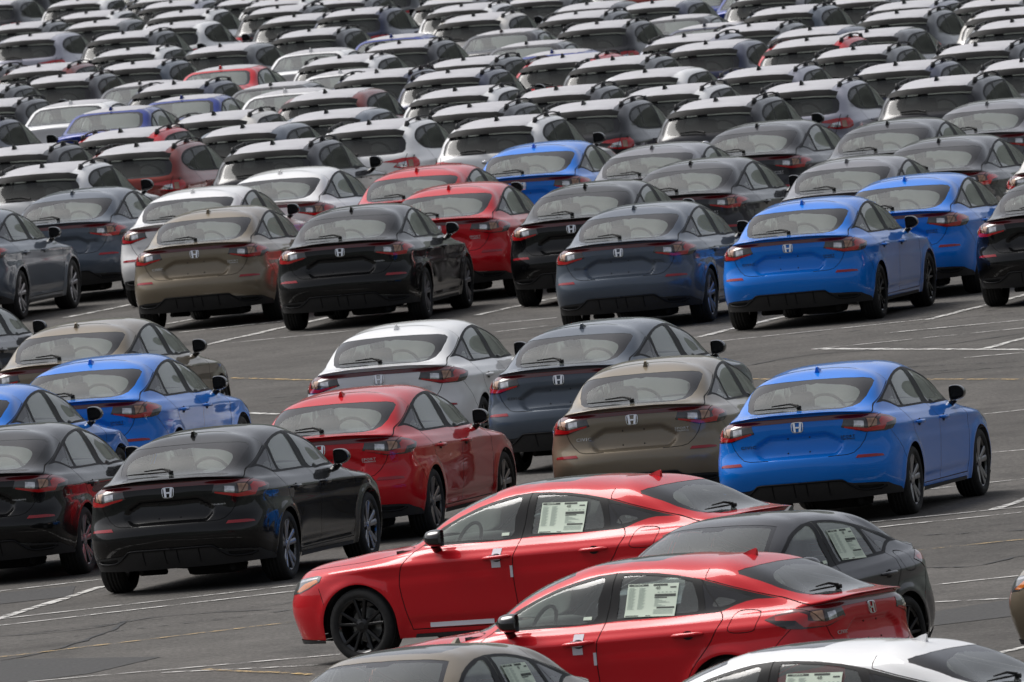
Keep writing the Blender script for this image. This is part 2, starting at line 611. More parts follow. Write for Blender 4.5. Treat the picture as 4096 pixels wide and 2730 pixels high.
# ------------------------------------------------------------------ wheels
def make_wheel(R, width, rimr, style):
    """meshes for the left wheel (outer face towards +y), centred on the hub"""
    w = width / 2
    t = MB().lathe([(rimr - .004, -w * .86), (rimr + .012, -w * .96), (R - .055, -w * 1.02), (R - .02, -w * .95), (R - .004, -w * .78), (R, -w * .4), (R, w * .4), (R - .004, w * .78), (R - .02, w * .95), (R - .055, w * 1.02), (rimr + .012, w * .96), (rimr - .004, w * .86)], 44)
    for k in (-.45, -.15, .15, .45):        # tread grooves as thin raised ribs beside them
        t.lathe([(R - .001, w * (k - .10)), (R + .0045, w * (k - .09)), (R + .0045, w * (k + .09)), (R - .001, w * (k + .10))], 44)
    tyre = t.mesh('wheel', 'tyre')
    b = MB().lathe([(rimr - .001, w * .90), (rimr + .006, w * .88), (rimr - .004, w * .80), (rimr - .022, w * .70), (rimr - .03, -w * .6), (.09, -w * .62)], 40)
    # spokes
    def spoke(a0, a1, r0, r1, w0, w1, h0, h1, th):
        c0, s0 = math.cos(a0), math.sin(a0); c1, s1 = math.cos(a1), math.sin(a1)
        vs = []
        for (r, c, s_, ww, h) in ((r0, c0, s0, w0, h0), (r1, c1, s1, w1, h1)):
            px, pz = r * c, r * s_
            tx, tz = -s_, c
            for side, dep in ((-1, 0), (-.55, .006), (.55, .006), (1, 0)):
                vs.append((px + tx * ww * side, h + dep, pz + tz * ww * side))
            for side in (1, -1):
                vs.append((px + tx * ww * side * .8, h - th, pz + tz * ww * side * .8))
        fs = [(i, i + 1, i + 7, i + 6) for i in range(5)] + [(5, 0, 6, 11)]
        return vs, fs
    for k in range(5):
        a = 2 * math.pi * k / 5 + math.pi / 2
        if style == 'split':
            for sg in (-1, 1):
                b.add(*spoke(a + sg * .10, a + sg * .235, .035, rimr - .008, .016, .0125, w * .66, w * .80, .035))
        elif style == 'blade':
            for sg in (-1, 1):
                b.add(*spoke(a + sg * .05, a + sg * .21, .035, rimr - .008, .020, .030, w * .62, w * .82, .03))
        else:
            b.add(*spoke(a, a, .035, rimr - .012, .03, .022, w * .62, w * .8, .03))
    b.lathe([(.0, w * .80), (.03, w * .80), (.036, w * .77), (.062, w * .72), (.066, w * .3)], 24)
    for k in range(5):
        a = 2 * math.pi * k / 5 + .3
        b.lathe([(.0, w * .78), (.007, w * .78), (.008, w * .5)], 8, c=(.05 * math.cos(a), 0, .05 * math.sin(a)))
    rm = b.mesh('rim', ['rim', 'gloss_black'])
    for p_ in rm.polygons:
        if 80 <= p_.index < 200:
            p_.material_index = 1
    rim = flat_shade(rm, 30)
    d = MB().lathe([(.0, -.01), (.15, -.01), (.152, -.02), (.152, -.035), (.0, -.035)], 32)
    d.box((-.12, -.01, .02), (.06, .05, .13))
    disc = flat_shade(d.mesh('brake_disc', 'steel'), 40)
    return tyre, rim, disc

def h_emblem(w, h):
    """flat emblem: rounded frame with an upright letter form inside, facing +d"""
    mb = MB()
    def ring(o, i, dz):
        k = len(o)
        vs = [(x, y, dz) for x, y in o] + [(x, y, dz) for x, y in i] + [(x, y, 0) for x, y in o]
        fs = [(j, (j + 1) % k, k + (j + 1) % k, k + j) for j in range(k)] + [(j, 2 * k + j, 2 * k + (j + 1) % k, (j + 1) % k) for j in range(k)]
        mb.add(vs, fs)
    def rr(w, h, e, wt):
        return [((w * (1 + wt * math.sin(t)) * math.copysign(abs(math.cos(t)) ** e, math.cos(t))), h * math.copysign(abs(math.sin(t)) ** e, math.sin(t))) for t in [2 * math.pi * q / 28 for q in range(28)]]
    ring(rr(w, h, .45, .10), rr(w * .87, h * .88, .45, .10), .006)
    def strip(p, q, a, b):
        mb.add([(p[0] - a, p[1], .005), (p[0] + a, p[1], .005), (q[0] + b, q[1], .005), (q[0] - b, q[1], .005)], [(0, 1, 2, 3)])
    strip((-w * .40, -h * .84), (-w * .56, h * .86), w * .17, w * .19)
    strip((w * .40, -h * .84), (w * .56, h * .86), w * .17, w * .19)
    mb.add([(-w * .45, -h * .16, .0052), (w * .45, -h * .16, .0052), (w * .42, h * .12, .0052), (-w * .42, h * .12, .0052)], [(0, 1, 2, 3)])
    return mb

# ------------------------------------------------------------------ the fastback hatchback
def smoothstep(a, b, x):
    t = np.clip((x - a) / (b - a), 0, 1)
    return t * t * (3 - 2 * t)

HATCH_NET = [
 [(2.24,0,0.19),(2.225,0.35,0.19),(2.14,0.64,0.19),(1.94,0.81,0.19),(1.4,0.85,0.19),(0.8,0.845,0.19),(0.25,0.84,0.19),(-0.3,0.84,0.19),(-0.85,0.845,0.19),(-1.335,0.85,0.2),(-1.72,0.83,0.23),(-1.98,0.74,0.235),(-2.1,0.58,0.23),(-2.15,0.32,0.225),(-2.16,0,0.225)],
 [(2.285,0,0.33),(2.27,0.36,0.33),(2.18,0.66,0.33),(1.965,0.83,0.33),(1.4,0.885,0.34),(0.8,0.868,0.3),(0.25,0.862,0.3),(-0.3,0.862,0.3),(-0.85,0.868,0.31),(-1.335,0.888,0.34),(-1.75,0.868,0.36),(-2.03,0.785,0.38),(-2.17,0.61,0.385),(-2.235,0.33,0.385),(-2.25,0,0.385)],
 [(2.325,0,0.5),(2.305,0.36,0.5),(2.215,0.66,0.5),(1.985,0.835,0.5),(1.4,0.895,0.5),(0.8,0.882,0.46),(0.25,0.876,0.45),(-0.3,0.876,0.45),(-0.85,0.882,0.46),(-1.335,0.897,0.5),(-1.76,0.878,0.51),(-2.05,0.8,0.52),(-2.2,0.62,0.525),(-2.26,0.33,0.53),(-2.275,0,0.53)],
 [(2.31,0,0.63),(2.285,0.36,0.63),(2.19,0.64,0.63),(1.965,0.825,0.63),(1.4,0.897,0.64),(0.8,0.89,0.62),(0.25,0.887,0.61),(-0.3,0.887,0.61),(-0.85,0.891,0.62),(-1.335,0.9,0.66),(-1.75,0.88,0.65),(-2.03,0.795,0.63),(-2.175,0.615,0.62),(-2.235,0.33,0.625),(-2.25,0,0.63)],
 [(2.275,0,0.705),(2.25,0.36,0.705),(2.15,0.63,0.7),(1.935,0.81,0.7),(1.4,0.895,0.72),(0.8,0.894,0.71),(0.25,0.895,0.7),(-0.3,0.895,0.7),(-0.85,0.897,0.71),(-1.335,0.9,0.75),(-1.73,0.872,0.74),(-2.005,0.79,0.7),(-2.14,0.615,0.69),(-2.19,0.33,0.69),(-2.2,0,0.69)],
 [(2.22,0,0.775),(2.195,0.36,0.775),(2.09,0.6,0.775),(1.875,0.77,0.772),(1.37,0.88,0.795),(0.8,0.885,0.81),(0.25,0.89,0.815),(-0.3,0.89,0.825),(-0.85,0.89,0.835),(-1.335,0.885,0.855),(-1.7,0.85,0.87),(-1.97,0.785,0.86),(-2.115,0.64,0.85),(-2.155,0.33,0.85),(-2.165,0,0.85)],
 [(1.95,0,0.862),(1.93,0.36,0.862),(1.83,0.575,0.857),(1.65,0.72,0.842),(1.25,0.81,0.852),(0.74,0.845,0.895),(0.22,0.848,0.905),(-0.3,0.846,0.915),(-0.85,0.845,0.93),(-1.32,0.825,0.955),(-1.66,0.79,0.965),(-1.95,0.752,0.955),(-2.088,0.625,0.962),(-2.14,0.33,0.968),(-2.15,0,0.968)],
 [(1.71,0,0.892),(1.69,0.36,0.892),(1.6,0.575,0.885),(1.435,0.7125,0.8675),(1.135,0.791,0.8785),(0.67,0.8275,0.9175),(0.21,0.83,0.924),(-0.3,0.829,0.935),(-0.85,0.8265,0.9475),(-1.315,0.805,0.97),(-1.64,0.7675,0.98),(-1.925,0.712,0.99),(-2.058,0.602,1),(-2.128,0.33,1.02),(-2.142,0,1.023)],
 [(1.5,0,0.922),(1.48,0.36,0.922),(1.4,0.575,0.913),(1.24,0.705,0.893),(1.02,0.772,0.905),(0.6,0.81,0.94),(0.2,0.812,0.943),(-0.3,0.812,0.955),(-0.85,0.808,0.965),(-1.31,0.785,0.985),(-1.62,0.745,0.995),(-1.93,0.7,1.003),(-2.1,0.6,1.02),(-2.19,0.33,1.046),(-2.205,0,1.05)],
 [(1.13,0,0.965),(1.11,0.3,0.965),(1.05,0.5,0.96),(0.95,0.64,0.955),(0.82,0.735,0.953),(0.52,0.785,0.956),(0.15,0.795,0.962),(-0.3,0.795,0.975),(-0.85,0.79,0.985),(-1.29,0.758,1.01),(-1.57,0.71,1.04),(-1.8,0.655,1.06),(-1.93,0.55,1.066),(-1.955,0.3,1.072),(-1.955,0,1.075)],
 [(0.76,0,1.195),(0.735,0.28,1.188),(0.68,0.46,1.172),(0.62,0.612,1.145),(0.52,0.682,1.13),(0.3,0.7,1.135),(0.02,0.705,1.15),(-0.35,0.7,1.16),(-0.82,0.7,1.155),(-1.2,0.69,1.14),(-1.4,0.665,1.145),(-1.53,0.625,1.175),(-1.6,0.52,1.205),(-1.62,0.28,1.22),(-1.62,0,1.225)],
 [(0.27,0,1.375),(0.25,0.26,1.369),(0.21,0.42,1.352),(0.14,0.535,1.326),(0.06,0.58,1.312),(-0.05,0.59,1.318),(-0.2,0.598,1.328),(-0.42,0.6,1.332),(-0.72,0.6,1.322),(-0.98,0.598,1.296),(-1.16,0.59,1.284),(-1.26,0.56,1.302),(-1.285,0.46,1.334),(-1.26,0.26,1.36),(-1.25,0,1.367)],
 [(0.08,0,1.414),(0.07,0.22,1.41),(0.04,0.36,1.4),(-0.02,0.445,1.388),(-0.1,0.48,1.382),(-0.18,0.495,1.384),(-0.28,0.5,1.388),(-0.45,0.5,1.388),(-0.68,0.498,1.381),(-0.87,0.49,1.367),(-1,0.478,1.36),(-1.08,0.44,1.366),(-1.09,0.36,1.383),(-1.08,0.2,1.4),(-1.08,0,1.404)],
 [(-0.08,0,1.4284),(-0.09,0,1.4289),(-0.12,0,1.4303),(-0.17,0,1.4323),(-0.23,0,1.4341),(-0.29,0,1.4353),(-0.36,0,1.436),(-0.48,0,1.4351),(-0.62,0,1.4311),(-0.73,0,1.4256),(-0.81,0,1.4203),(-0.86,0,1.4164),(-0.89,0,1.4139),(-0.9,0,1.413),(-0.905,0,1.4126)],
]

def hatch_disp(G):
    G = G.copy()
    x, y, z = G[..., 0], G[..., 1], G[..., 2]
    side = smoothstep(.70, .80, y)
    # wheel-arch lips
    for ax in (1.40, -1.335):
        r = np.hypot(x - ax, (z - .325) * 1.06)
        y += side * .014 * np.exp(-((r - .385) / .05) ** 2)
    # shoulder crease from headlight to tail light, hollow beneath it
    zc = .79 + (1.9 - x) * .024
    on = side * smoothstep(-1.95, -1.75, x) * (1 - smoothstep(1.72, 1.86, x))
    y += on * (.011 * np.clip(1 - np.abs(z - zc) / .045, 0, 1) - .007 * np.exp(-((z - zc + .10) / .05) ** 2))
    # sill step
    y -= side * .010 * np.exp(-((z - .315) / .035) ** 2) * (1 - smoothstep(.8, 1.0, np.abs(x - .0)))
    # number-plate hollow in the tailgate
    rear = 1 - smoothstep(-2.12, -2.08, x)
    yb = np.interp(z, [.60, .66, .70, .75, .79, .862], [.34, .39, .43, .44, .41, .27])
    d = np.minimum((yb - np.abs(y)) * .8, .866 - z)
    x += rear * .032 * smoothstep(-.004, .040, d) * smoothstep(.632, .66, z)
    return G

def side_cond(c, n):
    return c.y > .45 and n.y > .15

def make_mirror(name, sx, pos, sc=1.0):
    """door mirror for the left side: flat inner edge, rounded outer end, standing on a thick foot"""
    O = smooth_poly([(-.080,.062), (-.035,.074), (.02,.068), (.06,.040), (.076,.0), (.060,-.042), (.015,-.066), (-.04,-.074), (-.078,-.066), (-.084,0)], 2)
    n = len(O); vs = []; fs = []
    lv = [(.105, .12), (.098, .50), (.075, .80), (.040, .95), (.0, 1.0), (-.05, 1.0), (-.064, .94), (-.060, .88), (-.050, .86)]
    for xo, s_ in lv:
        for y, z in O:
            vs.append((pos[0] + xo * sc - (y + .08) * .22 * sc, pos[1] + y * s_ * sc, pos[2] + z * s_ * sc))
    for i in range(len(lv) - 1):
        for j in range(n):
            fs.append((i * n + j, i * n + (j + 1) % n, (i + 1) * n + (j + 1) % n, (i + 1) * n + j))
    fs.append(tuple(range(n))); fs.append(tuple(range((len(lv) - 1) * n, len(lv) * n)))
    mb = MB().add(vs, fs)
    mb.tube([(pos[0] + .02, pos[1] - .16 * sc, pos[2] - .125 * sc), (pos[0] + .02, pos[1] - .10 * sc, pos[2] - .110 * sc), (pos[0] + .015, pos[1] - .045 * sc, pos[2] - .062 * sc)], [.036, .042, .042], 8, flat=.8)
    if sx < 0:
        mb.v = [(x, -y, z) for x, y, z in mb.v]
    return flat_shade(mb.mesh(name, 'gloss_black'), 45)

def fin(name, x, zb, ln, h, w):
    mb = MB()
    prof = [(ln * .55, 0), (ln * .2, h * .45), (-ln * .2, h * .85), (-ln * .42, h), (-ln * .47, h * .9), (-ln * .45, 0)]
    vs = []
    for sg in (-1, 1):
        for px, pz in prof:
            vs.append((x + px, sg * w * (1 - .75 * pz / h) * (.35 if px > ln * .4 else 1), zb + pz))
    k = len(prof)
    fs = [tuple(range(k)), tuple(reversed(range(k, 2 * k)))] + [(i, k + i, k + (i + 1) % k, (i + 1) % k) for i in range(k)]
    return flat_shade(MB().add(vs, fs).mesh(name, 'paint'), 40)

def seats(add, dx, dz, wide=.40):
    rot = Matrix.Rotation(rad(-20), 3, 'Y')
    for sg in (1, -1):
        mb = MB().pill((.05 + dx, sg * .37, .50 + dz), (.52, .50, .17))
        mb.pill((-.25 + dx, sg * .37, .80 + dz), (.16, .50, .62), rot)
        mb.pill((-.39 + dx, sg * .37, 1.15 + dz), (.10, .25, .19), rot)
        mb.box((-.36 + dx, sg * .37, 1.06 + dz), (.03, .10, .10))
        add('fs%d' % sg, 'front_seat', mb.mesh('front_seat', 'seat'))
    mb = MB().pill((-.85 + dx, 0, .52 + dz), (.50, 1.20, .16))
    mb.pill((-1.13 + dx, 0, .80 + dz), (.16, 1.22, .56), Matrix.Rotation(rad(-24), 3, 'Y'))
    for y in (-.38, 0, .38):
        mb.pill((-1.25 + dx, y, 1.055 + dz), (.09, .23, .12), rot)
    add('rs', 'rear_seat', mb.mesh('rear_seat', 'seat'))

def dash(add, x, z):
    mb = MB().pill((x, 0, z - .11), (.42, 1.34, .26))
    mb.box((x - .15, 0, z - .30), (.30, .28, .30))
    add('dash', 'dashboard', mb.mesh('dashboard', 'cabin'))
    c = Vector((x - .30, .37, z - .03)); R = Matrix.Rotation(rad(65), 3, 'Y')
    pts = [c + R @ Vector((.18 * math.cos(t), .18 * math.sin(t), 0)) for t in [2 * math.pi * q / 24 for q in range(24)]]
    mb = MB().tube(pts, .016, 6, closed=True)
    mb.box(c, (.03, .16, .10), R); mb.box(c, (.03, .33, .035), R)
    add('sw', 'steering_wheel', mb.mesh('steering_wheel', 'seal'))

def lining(add, xf, xr, y0, zf, zb, zt):
    """inner door cards, floor and load-bay so the cabin is closed"""
    mb = MB()
    for sg in (-1, 1):
        mb.add([(xf, sg * y0, zf), (xr, sg * y0, zf), (xr, sg * (y0 - .02), zt), (xf, sg * (y0 - .02), zb)], [(0, 1, 2, 3)])
    mb.add([(xf, -y0, zf), (xr, -y0, zf), (xr, y0, zf), (xf, y0, zf)], [(0, 1, 2, 3)])
    mb.add([(xf, -y0, zf), (xf, y0, zf), (xf, y0, zb), (xf, -y0, zb)], [(0, 1, 2, 3)])
    mb.add([(-1.30, -y0 + .03, zt - .04), (xr - .12, -y0 + .15, zt - .02), (xr - .12, y0 - .15, zt - .02), (-1.30, y0 - .03, zt - .04)], [(0, 1, 2, 3)])
    add('lining', 'cabin_lining', mb.mesh('cabin_lining', 'cabin', False))

def underbody(add, xf, xr, y0, z, axles, R, arch):
    mb = MB()
    mb.add([(xf, -y0 * .7, z), (xf - .35, -y0, z), (xr + .4, -y0, z + .02), (xr, -y0 * .75, z + .06), (xr, y0 * .75, z + .06), (xr + .4, y0, z + .02), (xf - .35, y0, z), (xf, y0 * .7, z)], [tuple(range(8))])
    # silencer and hanging pipework at the back, axle beam
    mb.pill((xr + .45, -.25, z - .01), (.36, .55, .14)); mb.tube([(xr + .25, -.45, z - .02), (xr + .08, -.50, z - .01)], .03, 8)
    mb.tube([(axles[1], -.66, R - .06), (axles[1] + .08, 0, z - .01), (axles[1], .66, R - .06)], .035, 8)
    mb.tube([(xr + .6, .3, z - .03), (xr + .3, .45, z - .015)], .03, 8)
    for ax in axles:                       # wheel-well liners
        for sg in (-1, 1):
            vs = []; k = 14
            for i in range(k + 1):
                a = math.pi * (-.08 + 1.16 * i / k)
                px, pz = ax + (arch + .012) * math.cos(a), R + (arch + .002) * math.sin(a)
                vs += [(px, sg * (y0 + .045), max(pz, .17)), (px, sg * .50, max(pz, .17))]
            fs = [(2 * i, 2 * i + 1, 2 * i + 3, 2 * i + 2) for i in range(k)]
            b = len(vs)
            mb.add(vs, fs)
            mb.add([v for v in vs[1::2]], [tuple(range(k + 1))])
    add('under', 'underbody', mb.mesh('underbody', 'under', False))

def arch_poly(ax, z, a, b, zlo):
    P = [(ax + a * math.cos(t), z + b * math.sin(t)) for t in [math.pi * (-.02 + 1.04 * q / 22) for q in range(23)]]
    return [(P[0][0], zlo)] + P + [(P[-1][0], zlo)]

DLO = [(.80,.957),(.52,.957),(.2,.963),(-.14,.970),(-.33,.982),(-.80,.990),(-1.20,.997),(-1.26,1.005),(-1.36,1.044),(-1.45,1.068),(-1.53,1.080),(-1.71,1.076),(-1.62,1.099),(-1.52,1.124),(-1.40,1.155),(-1.27,1.189),(-1.14,1.226),(-1.01,1.262),(-.82,1.300),(-.63,1.327),(-.45,1.341),(-.27,1.346),(-.10,1.334),(.007,1.316),(.14,1.287),(.266,1.252),(.44,1.184),(.617,1.104),(.70,1.055)]

def build_hatch():
    sh = Shell(HATCH_NET, 16, 8, hatch_disp)
    rearc = lambda c, n: c.x < -1.15 and n.x < -.05
    lowr = lambda c, n: c.x < -1.55
    # coarse panels
    sh.region('rear_bumper', 'side', [(-1.60,.10),(-1.60,.45),(-1.70,.64),(-1.88,.835),(-1.98,.838),(-2.4,.838),(-2.4,.10)], lambda c, n: c.x < -1.5 and c.z < .86)
    sh.region('front_bumper', 'side', [(1.72,.10),(1.72,.48),(1.80,.66),(1.95,.64),(2.12,.63),(2.4,.63),(2.4,.10)], lambda c, n: c.x > 1.5 and c.z < .75)
    sh.region('front_bumper', 'rear', [(-.01,.10),(.60,.10),(.60,.66),(.46,.70),(-.01,.715)], lambda c, n: c.x > 1.9)
    hood = smooth_poly([(2.18,-.02),(2.17,.30),(2.11,.50),(2.0,.62),(1.82,.705),(1.56,.752),(1.16,.768),(.95,.735),(.90,.70),(.98,.62),(1.06,.50),(1.12,.30),(1.14,-.02)], 3)
    sh.region('hood', 'top', hood, lambda c, n: c.x > .8 and n.z > .2)
    gate = [(-.01,.633),(.30,.634),(.47,.638),(.53,.652),(.585,.70),(.63,.765),(.655,.832),(.70,.90),(.735,.985),(.72,1.03),(.69,1.10),(.645,1.21),(.605,1.285),(.575,1.325),(.52,1.343),(.30,1.362),(-.01,1.367)]
    sh.region('tailgate', 'rear', gate, rearc)
    fdoor = [(.80,.957),(.897,.862),(.948,.77),(.969,.648),(.935,.441),(.885,.262),(-.20,.262),(-.19,.449),(-.18,.653),(-.187,.789),(-.214,.896),(-.235,.976)]
    rdoor = [(-.235,.976),(-.214,.896),(-.187,.789),(-.18,.653),(-.19,.449),(-.20,.262),(-.90,.262),(-.93,.40),(-1.02,.57),(-1.12,.68),(-1.21,.789),(-1.285,.92),(-1.29,.96),(-1.25,1.003)]
    belt1 = [(.2,.963),(.52,.957)]; belt2 = [(-1.20,.997),(-.80,.990),(-.33,.982)]
    sh.region('door1', 'side', fdoor + belt1, side_cond)
    sh.region('door2', 'side', rdoor + belt2, side_cond)
    flap = smooth_poly([(-1.375,.845),(-1.565,.840),(-1.60,.90),(-1.60,.985),(-1.42,1.0),(-1.372,.93)], 4)
    sh.region('flap', 'side', flap, side_cond)
    sh.region('skirt', 'side', [(.90,.15),(.86,.222),(-.88,.228),(-.93,.15)], side_cond)
    sh.region('valance', 'rear', [(-.01,.405),(.39,.405),(.43,.385),(.50,.368),(.70,.358),(.79,.345),(.85,.285),(.88,.10),(-.01,.10)], lowr)
    sh.region('slot', 'rear', [(.53,.345),(.74,.335),(.765,.31),(.72,.288),(.56,.292)], lowr)
    sh.region('grille', 'rear', [(-.01,.60),(.44,.60),(.50,.625),(.44,.66),(-.01,.672)], lambda c, n: c.x > 1.9)
    sh.region('grille', 'rear', [(-.01,.225),(.50,.225),(.60,.30),(.56,.42),(.48,.45),(-.01,.45)], lambda c, n: c.x > 1.9)
    sh.region('lip', 'side', [(1.70,.10),(1.70,.212),(2.0,.225),(2.4,.235),(2.4,.10)], lambda c, n: c.x > 1.6)
    # glass
    sh.region('dlo', 'side', DLO, side_cond)
    sh.region('win1', 'side', smooth_poly([(.66,.984),(.3,.985),(-.115,.990),(-.14,1.15),(-.17,1.312),(-.02,1.296),(.12,1.268),(.255,1.230),(.44,1.160),(.585,1.09),(.665,1.04)], 3), side_cond, ['dlo'])
    sh.region('win2', 'side', [(-.326,1.002),(-.80,1.010),(-1.035,1.016),(-1.045,1.03),(-1.03,1.10),(-.99,1.19),(-.955,1.243),(-.93,1.252),(-.80,1.282),(-.63,1.307),(-.45,1.322),(-.335,1.326),(-.326,1.31)], side_cond, ['dlo'])
    sh.region('quarter', 'side', [(-1.105,1.020),(-1.225,1.022),(-1.26,1.036),(-1.35,1.069),(-1.44,1.092),(-1.50,1.100),(-1.36,1.142),(-1.25,1.172),(-1.10,1.214),(-1.045,1.222),(-1.06,1.18),(-1.09,1.09)], side_cond, ['dlo'])
    sh.region('quarter_clear', 'side', smooth_poly([(-1.165,1.05),(-1.19,1.105),(-1.24,1.11),(-1.36,1.078),(-1.26,1.045)], 3), side_cond, ['quarter'])
    # window surrounds
    sh.region('rear_border', 'rear', [(-.01,1.330),(.30,1.325),(.48,1.314),(.545,1.300),(.578,1.275),(.585,1.235),(.572,1.15),(.54,1.095),(.49,1.072),(.40,1.063),(.2,1.066),(-.01,1.068)], rearc)
    sh.region('rear_clear', 'rear', smooth_poly([(-.02,1.284),(.23,1.276),(.38,1.257),(.475,1.222),(.505,1.18),(.49,1.12),(.455,1.083),(.38,1.073),(.2,1.075),(-.02,1.077)], 3), rearc, ['rear_border'])
    wsc = lambda c, n: c.x > -.1 and n.z > .25 and n.x > .12
    sh.region('ws_border', 'top', [(1.125,-.01),(1.105,.30),(1.045,.50),(.95,.62),(.87,.655),(.72,.625),(.58,.588),(.36,.535),(.165,.487),(.195,.42),(.24,.26),(.262,-.01)], wsc)
    sh.region('ws_clear', 'top', [(1.07,-.01),(1.055,.30),(1.0,.48),(.92,.585),(.86,.615),(.72,.588),(.58,.553),(.36,.500),(.235,.465),(.26,.40),(.30,.25),(.315,.10),(.375,.09),(.38,-.01)], wsc, ['ws_border'])
    sh.region('sunroof', 'top', [(.10,-.01),(.085,.30),(.03,.37),(-.50,.40),(-.56,.37),(-.60,-.01)], lambda c, n: n.z > .8)
    # lamps
    cr = lambda c, n: c.x < -1.55 and .78 < c.z < 1.05
    sh.region('tail', 'cornerR', [(-1.196,.968),(-1.226,.893),(-1.05,.832),(-.83,.826),(-.713,.838),(-.647,.875),(-.587,.918),(-.679,.952),(-.792,.978),(-.957,.994),(-1.08,.985)], cr)
    sh.region('tail_c', 'cornerR', [(-.655,.905),(-.66,.936),(-.83,.956),(-.885,.930),(-.880,.886),(-1.03,.866),(-1.205,.900),(-1.205,.884),(-1.03,.836),(-.845,.840),(-.79,.895)], cr, ['tail'])
    sh.region('tail_top', 'cornerR', [(-1.196,.968),(-1.205,.957),(-.98,.966),(-.80,.955),(-.70,.935),(-.64,.90),(-.587,.918),(-.679,.952),(-.792,.978),(-.957,.994),(-1.08,.985)], cr, ['tail'])
    sh.region('tail_dark', 'cornerR', [(-1.205,.957),(-1.221,.896),(-1.06,.852),(-1.03,.850),(-1.025,.962)], cr, ['tail'])
    sh.region('tail_clear', 'cornerR', [(-1.135,.890),(-1.055,.876),(-1.045,.936),(-1.125,.946)], cr, ['tail_dark'])
    sh.region('tail_amber', 'cornerR', [(-1.015,.874),(-.925,.884),(-.905,.930),(-.915,.952),(-1.01,.958)], cr, ['tail'])
    sh.region('tail_tip', 'cornerR', [(-.78,.86),(-.70,.850),(-.647,.880),(-.60,.916),(-.66,.905),(-.72,.925),(-.80,.915)], cr, ['tail', 'tail_top'])
    sh.region('bar', 'rear', [(-.01,.974),(.37,.968),(.45,.9675),(.60,.985),(.735,.992),(.60,1.004),(.37,1.014),(-.01,1.016)], lambda c, n: c.x < -1.9)
    cf = lambda c, n: c.x > 1.4 and .55 < c.z < .85
    sh.region('head', 'cornerF', [(-1.27, 0.71), (-1.103, 0.724), (-0.905, 0.748), (-0.731, 0.766), (-0.68, 0.757), (-0.67, 0.715), (-0.77, 0.66), (-0.881, 0.625), (-1.099, 0.606), (-1.27, 0.63)], cf)
    sh.region('head_amber', 'cornerF', [(-0.72, 0.735), (-0.687, 0.715), (-0.77, 0.668), (-0.881, 0.634), (-0.965, 0.634), (-0.855, 0.7)], cf, ['head'])
    sh.region('head_lamp', 'cornerF', [(-1.255, 0.7), (-1.085, 0.712), (-0.82, 0.745), (-0.71, 0.752), (-0.72, 0.742), (-0.895, 0.715), (-1.015, 0.7), (-1.235, 0.688)], cf, ['head'])
    sh.region('refl', 'rear', [(.545,.600),(.565,.627),(.72,.624),(.775,.615),(.785,.597),(.70,.597)], lambda c, n: c.x < -1.8)
    # shut lines
    sm = 'seam'
    sh.seam('seam1', 'side', smooth_poly(fdoor[:6], 2, False), .0042, side_cond)
    sh.seam('seam2', 'side', [(.885,.262),(-.20,.262),(-.90,.262)], .0042, side_cond)
    sh.seam('seam3', 'side', smooth_poly(fdoor[6:][::-1], 2, False), .0042, side_cond)
    sh.seam('seam4', 'side', smooth_poly(rdoor[6:][::1], 2, False), .0042, side_cond)
    sh.seam('seam5', 'side', [(-.235,.976),(-.25,1.10),(-.255,1.25),(-.262,1.345)], .004, side_cond)
    sh.seam('seam6', 'side', [(-1.25,1.003),(-1.20,1.06),(-1.12,1.15),(-1.035,1.253)], .004, side_cond)
    sh.seam('flapseam', 'side', flap, .0035, side_cond, closed=True)
    sh.seam('seam7', 'top', hood[:27], .0045, lambda c, n: c.x > .8 and n.z > .2)
    sh.seam('seam8', 'rear', gate[1:9], .0032, rearc, only=['body','tailgate','rear_bumper','tail','tail_dark','tail_amber','tail_top','bar'])
    sh.seam('seam9', 'side', [(-1.62,.50),(-1.70,.64),(-1.80,.755),(-1.88,.83)], .003, side_cond)
    sh.seam('seam10', 'side', [(1.745,.52),(1.80,.655)], .003, side_cond)
    sh.seam('seam11', 'side', [(-2.04,.993),(-1.90,1.030),(-1.74,1.078),(-1.62,1.106),(-1.52,1.131),(-1.40,1.162),(-1.27,1.196),(-1.14,1.233),(-1.065,1.254),(-1.055,1.29),(-1.06,1.335)], .0036, lambda c, n: c.y > .45 and n.y > .1, only=['body', 'tailgate'])
    # wheel openings
    for ax in (1.40, -1.335):
        sh.region('hole', 'side', arch_poly(ax, .325, .372, .352, .1), lambda c, n: c.y > .5 and n.y > .2)
    sh.drop('hole')
    L, add = parts_list()
    P = 'paint'
    add('body', 'body', sh.whole('body', ['body'], P), None, P)
    add('hood', 'hood', sh.whole('hood', ['hood'], P), None, P)
    add('gate', 'tailgate', sh.whole('tailgate', ['tailgate'], P), None, P)
    add('fb', 'front_bumper', sh.whole('front_bumper', ['front_bumper'], P), None, P)
    add('rb', 'rear_bumper', sh.whole('rear_bumper', ['rear_bumper'], P), None, P)
    add('roofpanel', 'sunroof', sh.whole('sunroof', ['sunroof'], P), None, 'sunroof')
    add('val', 'rear_valance', sh.whole('rear_valance', ['valance'], 'plastic', .006))
    add('grille', 'grille', sh.whole('grille', ['grille'], 'plastic', -.012))
    add('lip', 'front_lip', sh.whole('front_lip', ['lip'], 'plastic', .008))
    add('rearb', 'rear_window_border', sh.whole('rear_window_border', ['rear_border'], 'frit', -.002))
    add('rearw', 'rear_window', sh.whole('rear_window', ['rear_clear'], 'glass', -.002))
    add('wsb', 'windshield_border', sh.whole('windshield_border', ['ws_border'], 'frit', -.002))
    add('ws', 'windshield', sh.whole('windshield', ['ws_clear'], 'glass', -.002))
    add('bar', 'light_bar', sh.whole('light_bar', ['bar'], 'lens_darkred', .003))
